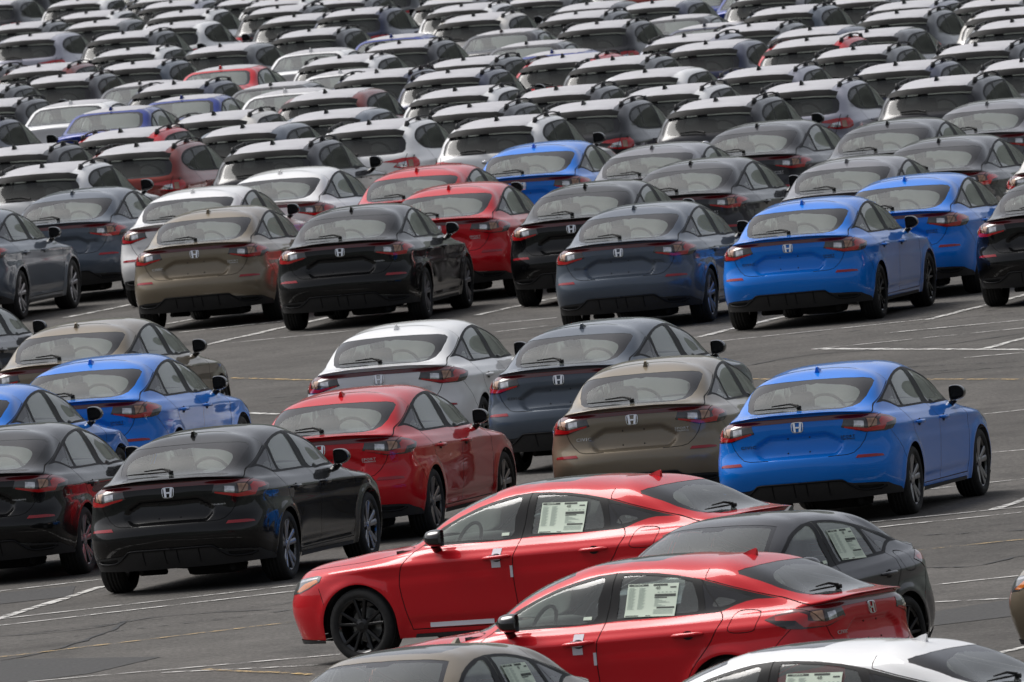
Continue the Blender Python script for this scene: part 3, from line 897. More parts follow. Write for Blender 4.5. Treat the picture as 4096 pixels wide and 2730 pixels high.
    def pr(key, name, ids, mat, off=0, tint=None, parent=None):
        r = sh.pair(name, ids, mat, off)
        if r:
            for k, (sd, me) in enumerate(zip('LR', r)):
                add(key + sd, name, me, parent + sd if parent else None, tint)
    for k in ['seam1', 'seam2', 'seam3', 'seam4', 'seam5', 'seam6', 'seam8', 'seam9', 'seam10', 'seam11']:
        pr(k, 'panel_gap_seal', [k], 'seal', -.004)
    for k in ['seam7']:
        add(k, 'panel_gap_seal', sh.whole('panel_gap_seal', [k], 'seal', -.004))
    pr('d1', 'front_door', ['door1'], P, 0, P)
    pr('d2', 'rear_door', ['door2'], P, 0, P)
    fl = sh.pair('fuel_flap', ['flap'], P)
    add('flapL', 'fuel_flap', fl[0], None, P); add('flapR', 'quarter_panel', fl[1], None, P)
    fs_ = sh.pair('fuel_flap_gap', ['flapseam'], 'seal', -.003)
    add('flapsL', 'fuel_flap_gap', fs_[0], 'flapL')
    fs2 = sh.pair('quarter_panel_edge', ['flapseam'], P)
    add('flapsR', 'quarter_panel_edge', fs2[1], 'flapR', P)
    pr('sk', 'side_skirt', ['skirt'], 'plastic', .006)
    pr('slot', 'bumper_vent', ['slot'], 'seal', -.012)
    pr('dlo', 'window_trim', ['dlo'], 'trim', -.001)
    pr('w1', 'front_window', ['win1'], 'glass', -.005)
    pr('w2', 'rear_side_window', ['win2'], 'glass', -.005)
    pr('q', 'quarter_window', ['quarter'], 'frit', -.003)
    pr('qc', 'clear_pane', ['quarter_clear'], 'glass', -.003, None, 'q')
    pr('tl', 'tail_light', ['tail'], 'lens_black', .004)
    pr('tlr', 'brake_lens', ['tail_c'], 'lens_red', .005, None, 'tl')
    pr('tlt', 'upper_lens', ['tail_top'], 'lens_darkred', .004, None, 'tl')
    pr('tld', 'smoked_lens', ['tail_dark'], 'lens_dark', .003, None, 'tl')
    pr('tlc', 'reversing_lens', ['tail_clear'], 'lens_clear', .004, None, 'tl')
    pr('tla', 'indicator_lens', ['tail_amber'], 'lens_amber', .003, None, 'tl')
    pr('tlp', 'lens_tip', ['tail_tip'], 'gloss_black', .004, None, 'tl')
    pr('hl', 'headlight', ['head'], 'lens_dark', .003)
    pr('hla', 'indicator_lens', ['head_amber'], 'orange', .004, None, 'hl')
    pr('hlc', 'lamp_lens', ['head_lamp'], 'lens_clear', .004, None, 'hl')
    pr('rf', 'reflector', ['refl'], 'reflector', .004)
    # handles: bar over a flat dark disc, the hollow's shade put in colour
    for key, xx, zz in (('d1', -.03, .832), ('d2', -1.005, .846)):
        for sd, sg in (('L', 1), ('R', -1)):
            mb = MB()
            base = []
            for t in range(9):
                u = -1 + t / 4
                loc, n, _, _ = sh.bvh.ray_cast(Vector((xx + u * .14, 1.3, zz + .006 * u)), Vector((0, -1, 0)))
                base.append((xx + u * .14, loc.y + .030 - .028 * abs(u) ** 4, zz - .006 * u * (1 if xx > -.5 else .5)))
            mb.tube([(a, sg * b, c) for a, b, c in base], [.010, .019, .021, .021, .021, .021, .021, .019, .010], 8, flat=.85)
            cup = [(xx - .005 + .050 * math.cos(q), sg * (base[4][1] - .027), zz - .004 + .036 * math.sin(q)) for q in [2 * math.pi * j / 16 for j in range(16)]]
            add(key + 'h' + sd, 'door_handle', flat_shade(mb.mesh('door_handle', P), 60), key + sd, P)
            add(key + 'c' + sd, 'handle_recess_shade', MB().add(cup, [tuple(range(16))]).mesh('handle_recess_shade', 'seal', False), key + sd)
    for sd, sg in (('L', 1), ('R', -1)):
        add('mir' + sd, 'door_mirror', make_mirror('door_mirror', sg, (.575, .918, 1.026)))
    add('ant', 'antenna_fin', fin('antenna_fin', -1.115, 1.377, .17, .064, .026), None, P)
    # wiper: arm and blade resting on the rear glass
    def onrear(y, z, o=.012):
        loc, n, _, _ = sh.bvh.ray_cast(Vector((-3, y, z)), Vector((1, 0, 0)))
        return loc + Vector((-.35, 0, .94)) * o
    mb = MB()
    mb.tube([onrear(.04, 1.088, .03), onrear(.12, 1.100, .038), onrear(.30, 1.100, .026)], [.013, .010, .006], 6)
    mb.tube([onrear(.02, 1.088, .02), onrear(.2, 1.090, .016), onrear(.40, 1.088, .016), onrear(.47, 1.086, .016)], [.006, .009, .007, .004], 6)
    mb.pill(onrear(.03, 1.086, .016), (.045, .045, .035))
    add('wip', 'rear_wiper', mb.mesh('rear_wiper', 'seal'))
    # badge and lettering, laid on the tailgate
    def lay(verts, y0, z0, off):
        return sh.stick([(v[0], v[1], v[2]) for v in verts], lambda p: ((-3, y0 - p[0], z0 + p[1]), (1, 0, 0), .8), off)
    e = h_emblem(.058, .050)
    add('emb', 'emblem', mesh_from('emblem', lay(e.v, 0, .925, .004), e.f, 'chrome', None, False))
    for key, txt, sz, y0, z0 in (('t1', 'CIVIC', .040, .485, .770), ('t2', 'SPORT', .031, -.475, .805), ('t3', 'TOURING', .020, -.475, .782)):
        v, f = text_mesh(txt, sz, .002, 1.15)
        v = [(x * 1.35, y, z) for x, y, z in v]
        vv = lay(v, y0, z0, .004)
        add(key, 'lettering', mesh_from('lettering', vv, f, 'rim', None, False), None, key)
    # bolts in the plate hollow
    mb = MB()
    for y, z in ((-.105, .825), (.105, .825), (-.105, .69), (.105, .69)):
        loc, n, _, _ = sh.bvh.ray_cast(Vector((-3, y, z)), Vector((1, 0, 0)))
        mb.pill(loc, (.016, .016, .016), None, 8, 4, 1.0)
    add('bolts', 'plate_bolts', mb.mesh('plate_bolts', 'seal'))
    # raised ridge round the valance
    mb = MB()
    for sg in (1, -1):
        pts = []
        for y, z in smooth_poly([(.0,.405),(.2,.405),(.385,.404),(.43,.385),(.52,.318),(.60,.296),(.72,.300),(.775,.320)], 3, False):
            loc = sh.bvh.ray_cast(Vector((-3, y, z)), Vector((1, 0, 0)))[0]
            pts.append((loc.x - .010, sg * loc.y, loc.z))
        mb.tube(pts, .011, 6)
        for y in (.06, .27):
            for z0, z1 in ((.27, .40),):
                mb.tube([(sh.bvh.ray_cast(Vector((-3, y, z0 + (z1 - z0) * t / 3)), Vector((1, 0, 0)))[0].x - .008, sg * y, z0 + (z1 - z0) * t / 3) for t in range(4)], .006, 4)
    add('ridge', 'valance_ridge', mb.mesh('valance_ridge', 'trim'))
    # wheels
    ty, rim, disc = make_wheel(.322, .235, .236, 'split')
    rim2 = make_wheel(.322, .235, .236, 'blade')[1]
    for k, (ax, sg) in enumerate(((1.40, 1), (1.40, -1), (-1.335, 1), (-1.335, -1))):
        r = None if sg > 0 else math.pi
        add('wh%d' % k, 'wheel', ty, None, None, (ax, sg * .778, .322), r)
        add('rim%d' % k, 'rim', (rim, rim2), 'wh%d' % k, 'rim')
        add('disc%d' % k, 'brake_disc', disc, 'wh%d' % k)
    seats(add, 0, -.06)
    dash(add, .86, .98)
    lining(add, 1.05, -1.95, .76, .30, .93, .97)
    underbody(add, 2.05, -2.05, .80, .20, (1.40, -1.335), .322, .355)
    # price sheet for the left rear window, tapes for the left doors (used on some cars only)
    gp = lambda p: ((p[0], 1.5, p[1]), (0, -1, 0), .7)
    def sheet(u0, u1, v0, v1, nu=10, nv=8):
        """grid on the window; u runs from the front of the car to the rear, v upwards"""
        vs = []; fs = []
        for i in range(nu + 1):
            for j in range(nv + 1):
                u = u0 + (u1 - u0) * i / nu; v = v0 + (v1 - v0) * j / nv
                vs.append((u, v))
        for i in range(nu):
            for j in range(nv):
                a = i * (nv + 1) + j
                fs.append((a, a + 1, a + nv + 2, a + nv + 1))
        return vs, fs
    X0, X1, Z0, Z1 = -.395, -.845, 1.008, 1.256
    def lp(u, v):
        return (X0 + (X1 - X0) * u, Z0 + (Z1 - Z0) * v - .012 * u)
    def win(pts, off):
        return sh.stick([(x, z, 0) for x, z in pts], lambda p: ((p[0], 1.5, p[1]), (0, -1, 0), .7), off)
    vs, fs = sheet(0, 1, 0, 1)
    add('sheet', 'price_sheet', mesh_from('price_sheet', win([lp(*q) for q in vs], .0045), fs, 'paper', None, True), 'x', 'sheet')
    blocks = [(.02,.93,.40,.985),(.50,.93,.78,.985),(.55,.60,.97,.68),(.55,.555,.80,.585),(.62,.24,.97,.29),(.02,.02,.28,.045),(.42,.02,.52,.04),(.84,.86,.96,.90)]
    pale = [(.03 + .20 * (k % 2), .86 - .033 * (k // 2), .03 + .20 * (k % 2) + .10 + .06 * ((k * 7) % 3) / 3, .875 - .033 * (k // 2)) for k in range(40)]
    pale += [(.56, .52 - .035 * k, .62 + .3 * ((k * 5) % 4) / 4 + .02, .535 - .035 * k) for k in range(7)] + [(.56, .20 - .03 * k, .95, .212 - .03 * k) for k in range(5)] + [(.60 + .08 * k, .72, .64 + .08 * k, .745) for k in range(5)]
    for key, bl, mt in (('ink', blocks, 'ink'), ('pale', pale, 'ink_pale')):
        vv = []; ff = []
        for (a, b, c, d) in bl:
            k = len(vv)
            vv += win([lp(a, b), lp(c, b), lp(c, d), lp(a, d)], .0062); ff.append((k + 3, k + 2, k + 1, k))
        add(key, 'printing', mesh_from('printing', vv, ff, mt, None, False), 'sheet', 'sheet')
    for key, txt, sz, u, v, mt in (('hon', 'HONDA', .019, .21, .956, 'paper'), ('num', '48', .034, .60, .86, 'ink')):
        tv, tf = text_mesh(txt, sz, .0)
        ca = lp(u, v)
        vv = win([(ca[0] - x * 1.25, ca[1] + y) for x, y, z in tv], .0076)
        add(key, 'printing', mesh_from('printing', vv, tf, mt, None, False), 'sheet', 'sheet')
    def tape(key, u0, u1, v0, v1, off):
        vs, fs = sheet(u0, u1, v0, v1, 6, 3)
        add(key, 'protective_tape', mesh_from('protective_tape', win(vs, off), fs, 'tape'), 'x', 'tape')
    tape('tp1', .025, -.065, .745, .815, .004); tape('tp2', .020, -.070, .850, .905, .004)
    tape('tp3', -.155, -.182, .655, .755, .004); tape('tp4', .71, .07, .272, .312, .004)
    vs, fs = [(.02, 0), (-.07, 0)], None
    mb = MB().box((-.022, .928, .834), (.088, .004, .042))
    add('tp5', 'protective_tape', mb.mesh('protective_tape', 'tape', False), 'x', 'tape')
    # small sticker on the front door glass
    vs, fs = sheet(-.03, -.105, 1.005, 1.03, 2, 1)
    add('stk', 'small_sticker', mesh_from('small_sticker', win(vs, .004), fs, 'paper'), 'x', 'sheet')
    return L

# ------------------------------------------------------------------ the tall crossover and its low sister
def cross_net(d):
    """d lowers everything above the wheels (0 = crossover)"""
    S = (1.37, .8, .25, -.3, -.85, -1.30, -1.68)
    def pr(xf, xr, w, zf, zs, zr, **k):
        return planrow(xf, xr, w, [z - d for z in ([zf] * 4 + [zs] * 7 + [zr] * 4)], sx=S, **k)
    N_ = [pr(2.08, -2.13, .85, .28, .28, .32), pr(2.19, -2.215, .885, .44, .42, .46), pr(2.235, -2.24, .90, .60, .56, .60),
          pr(2.215, -2.20, .90, .74, .72, .72), pr(2.18, -2.165, .898, .84, .82, .82)]
    def R_(rows):
        return [(x, y, z - d) for x, y, z in rows]
    N_.append(R_([(2.12,0,.92),(2.10,.36,.92),(2.0,.60,.915),(1.81,.77,.905),(1.35,.88,.92),(.8,.885,.925),(.25,.885,.93),(-.3,.885,.94),(-.85,.885,.955),(-1.30,.88,.97),(-1.66,.855,.97),(-1.95,.785,.94),(-2.09,.62,.93),(-2.135,.33,.93),(-2.145,0,.93)]))
    N_.append(R_([(1.85,0,.99),(1.83,.36,.99),(1.74,.57,.98),(1.58,.70,.97),(1.22,.80,.985),(.74,.84,1.01),(.22,.845,1.02),(-.3,.845,1.03),(-.85,.84,1.045),(-1.30,.825,1.065),(-1.62,.80,1.06),(-1.93,.745,1.03),(-2.08,.605,1.03),(-2.125,.33,1.03),(-2.135,0,1.03)]))
    N_.append(R_([(1.45,0,1.04),(1.43,.36,1.04),(1.35,.57,1.03),(1.20,.69,1.02),(.98,.765,1.03),(.6,.81,1.05),(.2,.815,1.055),(-.3,.815,1.065),(-.85,.812,1.08),(-1.29,.80,1.10),(-1.60,.775,1.105),(-1.905,.725,1.085),(-2.055,.59,1.085),(-2.105,.32,1.085),(-2.115,0,1.085)]))
    N_.append(R_([(1.06,0,1.08),(1.04,.3,1.08),(.98,.5,1.075),(.90,.64,1.07),(.79,.73,1.07),(.5,.785,1.075),(.15,.795,1.085),(-.3,.795,1.095),(-.85,.792,1.11),(-1.28,.78,1.135),(-1.58,.75,1.15),(-1.865,.70,1.14),(-2.01,.565,1.135),(-2.065,.30,1.135),(-2.075,0,1.135)]))
    N_.append(R_([(.72,0,1.29),(.70,.28,1.285),(.65,.46,1.275),(.57,.59,1.26),(.48,.665,1.25),(.28,.715,1.26),(.0,.73,1.275),(-.35,.735,1.285),(-.85,.73,1.295),(-1.26,.72,1.305),(-1.52,.70,1.31),(-1.735,.645,1.31),(-1.862,.525,1.31),(-1.912,.275,1.31),(-1.922,0,1.31)]))
    N_.append(R_([(.30,0,1.475),(.28,.26,1.47),(.24,.43,1.46),(.17,.545,1.445),(.08,.60,1.44),(-.05,.625,1.452),(-.2,.64,1.463),(-.45,.645,1.47),(-.85,.64,1.468),(-1.18,.625,1.455),(-1.42,.605,1.442),(-1.60,.56,1.415),(-1.74,.46,1.424),(-1.81,.25,1.438),(-1.83,0,1.443)]))
    N_.append(R_([(.10,0,1.525),(.09,.22,1.522),(.06,.37,1.515),(.0,.47,1.507),(-.08,.515,1.507),(-.18,.535,1.513),(-.30,.545,1.518),(-.50,.548,1.522),(-.82,.545,1.519),(-1.08,.535,1.509),(-1.27,.515,1.50),(-1.42,.475,1.482),(-1.50,.39,1.490),(-1.54,.21,1.501),(-1.55,0,1.505)]))
    N_.append(R_([(-.05,0,1.545),(-.06,0,1.546),(-.09,0,1.547),(-.15,0,1.549),(-.22,0,1.551),(-.3,0,1.553),(-.4,0,1.554),(-.55,0,1.554),(-.75,0,1.552),(-.92,0,1.549),(-1.05,0,1.545),(-1.15,0,1.542),(-1.21,0,1.540),(-1.24,0,1.539),(-1.25,0,1.5385)]))
    return N_

def build_cross(d, rails):
    def dsp(G):
        G = G.copy(); x, y, z = G[..., 0], G[..., 1], G[..., 2]
        side = smoothstep(.70, .80, y)
        for ax in (1.37, -1.30):
            r = np.hypot(x - ax, z - .35)
            y += side * .018 * np.exp(-((r - .42) / .06) ** 2)
        zc = .94 - d + (1.6 - x) * .012
        y += side * .012 * np.clip(1 - np.abs(z - zc) / .05, 0, 1) * (1 - smoothstep(1.6, 1.8, x))
        rear = 1 - smoothstep(-2.08, -2.02, x)
        dd = np.minimum(.42 - np.abs(y), np.minimum(z - (.70 - d), .90 - d - z))
        x += rear * .03 * smoothstep(0, .05, dd)
        return G
    sh = Shell(cross_net(d), 8, 5, dsp)
    q = lambda P: [(a, b - d) for a, b in P]
    rearc = lambda c, n: c.x < -1.3 and n.x < -.05
    gate = q([(-.01,.66),(.50,.66),(.56,.72),(.60,.86),(.64,.98),(.665,1.10),(.645,1.25),(.59,1.375),(.50,1.425),(-.01,1.450)])
    sh.region('gate', 'rear', gate, rearc)
    sh.region('door1', 'side', q([(.80,1.07),(.92,.95),(.95,.75),(.90,.42),(-.22,.40),(-.20,.75),(-.22,1.09),(.3,1.08)]), side_cond)
    sh.region('door2', 'side', q([(-.22,1.09),(-.20,.75),(-.22,.40),(-.85,.40),(-.92,.55),(-1.10,.76),(-1.26,.95),(-1.28,1.13),(-.8,1.107)]), side_cond)
    dlo = smooth_poly(q([(.76,1.072),(.3,1.082),(-.3,1.097),(-.9,1.115),(-1.28,1.138),(-1.42,1.165),(-1.56,1.235),(-1.60,1.285),(-1.53,1.345),(-1.35,1.402),(-1.1,1.437),(-.8,1.453),(-.45,1.457),(-.15,1.447),(.07,1.42),(.28,1.345),(.50,1.235)]), 2)
    sh.region('dlo', 'side', dlo, side_cond)
    sh.region('win1', 'side', q([(.66,1.095),(-.13,1.113),(-.17,1.432),(-.05,1.425),(.08,1.392),(.26,1.325),(.47,1.22),(.60,1.14)]), side_cond, ['dlo'])
    sh.region('win2', 'side', q([(-.26,1.115),(-.95,1.135),(-1.04,1.16),(-1.02,1.25),(-.96,1.36),(-.90,1.43),(-.6,1.438),(-.28,1.436)]), side_cond, ['dlo'])
    sh.region('quarter', 'side', q([(-1.09,1.145),(-1.30,1.165),(-1.42,1.195),(-1.535,1.26),(-1.55,1.285),(-1.50,1.325),(-1.33,1.378),(-1.1,1.412),(-.985,1.418),(-1.02,1.34),(-1.07,1.24)]), side_cond, ['dlo'])
    wsc = lambda c, n: c.x > -.1 and n.z > .2 and n.x > .1
    sh.region('ws', 'top', [(1.05,-.01),(1.03,.3),(.97,.5),(.89,.61),(.80,.65),(.55,.60),(.22,.53),(.24,.43),(.28,.26),(.30,-.01)], wsc)
    sh.region('spoil', 'rear', q([(-.01,1.443),(.30,1.436),(.47,1.421),(.575,1.385),(.575,1.335),(.45,1.352),(.25,1.362),(-.01,1.365)]), rearc)
    sh.region('rearb', 'rear', q([(-.01,1.365),(.25,1.362),(.45,1.352),(.575,1.335),(.612,1.29),(.63,1.25),(.635,1.16),(.61,1.125),(.50,1.112),(-.01,1.112)]), rearc)
    sh.region('rearw', 'rear', q([(-.01,1.352),(.25,1.348),(.44,1.338),(.52,1.315),(.55,1.27),(.56,1.18),(.54,1.145),(.46,1.135),(-.01,1.135)]), rearc, ['rearb'])
    sh.region('film', 'top', [(.16,-.01),(.15,.24),(.10,.40),(.03,.47),(-.4,.505),(-.9,.505),(-1.25,.49),(-1.50,.48),(-1.63,.49),(-1.74,.40),(-1.80,.2),(-1.815,-.01)], lambda c, n: n.z > .5)
    cr = lambda c, n: c.x < -1.5 and .7 < c.z < 1.15
    sh.region('tail', 'cornerR', q([(-1.28,1.018),(-1.10,.985),(-1.16,.935),(-1.03,.90),(-.85,.905),(-.78,.93),(-.765,1.0),(-.80,1.045),(-1.02,1.05)]), cr)
    sh.region('tail_clear', 'cornerR', q([(-1.13,.945),(-1.04,.925),(-.985,.925),(-.985,1.005),(-1.09,.99)]), cr, ['tail'])
    sh.region('tail_amber', 'cornerR', q([(-.96,.925),(-.89,.925),(-.88,1.015),(-.96,1.015)]), cr, ['tail'])
    lowz = .46 - d
    sh.region('clad', 'side', [(2.4,.1),(2.4,lowz - .02),(1.85,lowz),(1.76,.60 - d * .6),(1.62,.74 - d * .6),(1.37,.80 - d * .6),(1.12,.74 - d * .6),(.97,.60 - d * .6),(.90,lowz),(-.84,lowz),(-.90,.60 - d * .6),(-1.05,.74 - d * .6),(-1.30,.80 - d * .6),(-1.55,.74 - d * .6),(-1.70,.60 - d * .6),(-1.78,lowz + .04),(-2.4,lowz + .10),(-2.4,.1)], lambda c, n: True if rails else c.z < .30)
    sh.region('head', 'cornerF', q([(-1.20,.87),(-1.0,.88),(-.72,.89),(-.66,.85),(-.80,.79),(-1.05,.785),(-1.20,.80)]), lambda c, n: c.x > 1.3 and c.z > .6 - d)
    sh.region('grille', 'rear', q([(-.01,.70),(.40,.70),(.46,.78),(.40,.87),(-.01,.87)]), lambda c, n: c.x > 1.9)
    for P in (q([(.80,1.07),(.92,.95),(.95,.75),(.90,.42)]), q([(-.22,1.09),(-.20,.75),(-.22,.42)]), q([(-1.28,1.13),(-1.27,1.04),(-1.26,.95),(-1.10,.76),(-.92,.55)])):
        sh.seam('seam%d' % len(P), 'side', smooth_poly(P, 2, False), .005, side_cond)
    sh.seam('seamg', 'rear', gate[1:6], .004, rearc)
    for ax in (1.37, -1.30):
        sh.region('hole', 'side', arch_poly(ax, .35, .40, .385, .1), lambda c, n: c.y > .5 and n.y > .2)
    sh.drop('hole')
    L, add = parts_list(); P = 'paint'
    W = sh.whole
    add('body', 'body', W('body', ['body'], P), None, P)
    add('gate', 'tailgate', W('tailgate', ['gate'], P), None, P)
    add('clad', 'lower_cladding', W('lower_cladding', ['clad'], 'plastic', .008))
    add('grille', 'grille', W('grille', ['grille'], 'plastic', -.01))
    add('film', 'protective_roof_film', W('protective_roof_film', ['film'], 'film', .002))
    add('spoil', 'roof_spoiler', W('roof_spoiler', ['spoil'], 'matt_black', .03))
    add('rearb', 'rear_window_border', W('rear_window_border', ['rearb'], 'frit', -.004))
    add('rearw', 'rear_window', W('rear_window', ['rearw'], 'dark_glass', -.004))
    add('ws', 'windshield', W('windshield', ['ws'], 'glass', -.003))
    def pr(key, name, ids, mat, off=0, tint=None, parent=None):
        r = sh.pair(name, ids, mat, off)
        if r:
            for sd, me in zip('LR', r):
                add(key + sd, name, me, parent + sd if parent else None, tint)
    pr('d1', 'front_door', ['door1'], P, 0, P); pr('d2', 'rear_door', ['door2'], P, 0, P)
    for k in ('3', '4', '5', 'g'):
        pr('seam' + k, 'panel_gap_seal', ['seam' + k], 'seal', -.004)
    pr('dlo', 'window_trim', ['dlo'], 'trim', -.001)
    pr('w1', 'front_window', ['win1'], 'glass', -.005)
    pr('w2', 'rear_side_window', ['win2'], 'dark_glass', -.005)
    pr('q', 'quarter_window', ['quarter'], 'dark_glass', -.005)
    pr('tl', 'tail_light', ['tail'], 'lens_red', .008)
    pr('tlc', 'reversing_lens', ['tail_clear'], 'lens_clear', .006, None, 'tl')
    pr('tla', 'indicator_lens', ['tail_amber'], 'lens_amber', .006, None, 'tl')
    pr('hl', 'headlight', ['head'], 'lens_clear', .004)
    for sd, sg in (('L', 1), ('R', -1)):
        add('mir' + sd, 'door_mirror', make_mirror('door_mirror', sg, (.62, .94, 1.13 - d), 1.08))
        for key, xx, zz in (('d1', -.06, .955 - d), ('d2', -1.02, .975 - d)):
            loc = sh.bvh.ray_cast(Vector((xx, 1.3, zz)), Vector((0, -1, 0)))[0]
            mb = MB().tube([(xx + .11, sg * (loc.y + .004), zz), (xx + .06, sg * (loc.y + .028), zz), (xx - .06, sg * (loc.y + .028), zz), (xx - .11, sg * (loc.y + .004), zz)], .013, 6)
            add(key + 'h' + sd, 'door_handle', flat_shade(mb.mesh('door_handle', P), 60), key + sd, P)
        if rails:
            mb = MB()
            pts = []
            for t in range(11):
                x = .02 - 1.42 * t / 10
                loc = sh.bvh.ray_cast(Vector((x, .545, 3)), Vector((0, 0, -1)))[0]
                u = abs(2 * t / 10 - 1)
                pts.append((x, sg * .545, loc.z + .044 - .036 * u ** 8))
            mb.tube(pts, [.016] + [.012] * 9 + [.016], 6, flat=1.0)
            for x in (-.05, -.72, -1.36):
                loc = sh.bvh.ray_cast(Vector((x, .545, 3)), Vector((0, 0, -1)))[0]
                mb.box((x, sg * .545, loc.z + .020), (.17, .052, .078), None, .55)
            add('rail' + sd, 'roof_rail', mb.mesh('roof_rail', 'plastic'))
    add('ant', 'antenna_fin', fin('antenna_fin', -1.30, 1.520 - d, .16, .08, .03), None, 'trim')
    def onr(y, z, o):
        loc = sh.bvh.ray_cast(Vector((-3, y, z)), Vector((1, 0, 0)))[0]
        return loc + Vector((-1, 0, .4)) * o
    mb = MB().tube([onr(.0, 1.13 - d, .03), onr(.12, 1.155 - d, .035), onr(.36, 1.15 - d, .018)], [.02, .014, .008], 6)
    add('wip', 'rear_wiper', mb.mesh('rear_wiper', 'seal'))
    mb = MB().pill(onr(0, 1.0 - d, .0), (.02, .12, .06), None, 14, 6, 1.0)
    add('emb', 'emblem', mb.mesh('emblem', 'chrome'))
    R = .35 if rails else .325
    ty, rim, _ = make_wheel(R, .225, .222, 'blade')
    for k, (ax, sg) in enumerate(((1.37, 1), (1.37, -1), (-1.30, 1), (-1.30, -1))):
        add('wh%d' % k, 'wheel', ty, None, None, (ax, sg * .785, R), None if sg > 0 else math.pi)
        add('rim%d' % k, 'rim', (rim, rim), 'wh%d' % k, 'rim')
    seats(add, .02, .03 - d)
    dash(add, .82, 1.09 - d)
    lining(add, 1.0, -1.95, .765, .38 - d, 1.05 - d, 1.08 - d)
    underbody(add, 2.0, -2.05, .80, .27 - d * .8, (1.37, -1.30), R, .385)
    return L

# ------------------------------------------------------------------ the saloon
SEDAN_NET = [list(r) for k, r in enumerate(HATCH_NET) if k != 7]
_sd = {6: [(-1.95,.76,.985),(-2.12,.62,.995),(-2.19,.33,1.0),(-2.20,0,1.0)], 7: [(-1.90,.71,1.045),(-2.10,.58,1.06),(-2.20,.32,1.075),(-2.22,0,1.08)],
       8: [(-1.55,.66,1.09),(-1.66,.53,1.10),(-1.70,.3,1.105),(-1.71,0,1.108)], 9: [(-1.20,.625,1.22),(-1.27,.51,1.24),(-1.30,.28,1.255),(-1.305,0,1.26)],
       10: [(-.98,.57,1.335),(-1.02,.46,1.36),(-1.03,.26,1.375),(-1.03,0,1.38)], 11: [(-.90,.45,1.385),(-.92,.36,1.40),(-.93,.2,1.412),(-.93,0,1.416)]}
for _r, _v in _sd.items():
    SEDAN_NET[_r][11:15] = _v
SEDAN_NET[8][9:11] = [(-1.22,.765,1.01),(-1.42,.72,1.05)]
SEDAN_NET[9][8:11] = [(-.75,.70,1.17),(-1.0,.69,1.175),(-1.12,.665,1.19)]
SEDAN_NET[10][8:11] = [(-.66,.60,1.335),(-.83,.595,1.325),(-.93,.59,1.32)]
SEDAN_NET[11][8:11] = [(-.62,.50,1.385),(-.76,.49,1.38),(-.85,.478,1.378)]
SEDAN_NET = [[(x, y, z + .035 * min(1, max(0, (z - .2) / .5))) for x, y, z in r] for r in SEDAN_NET]

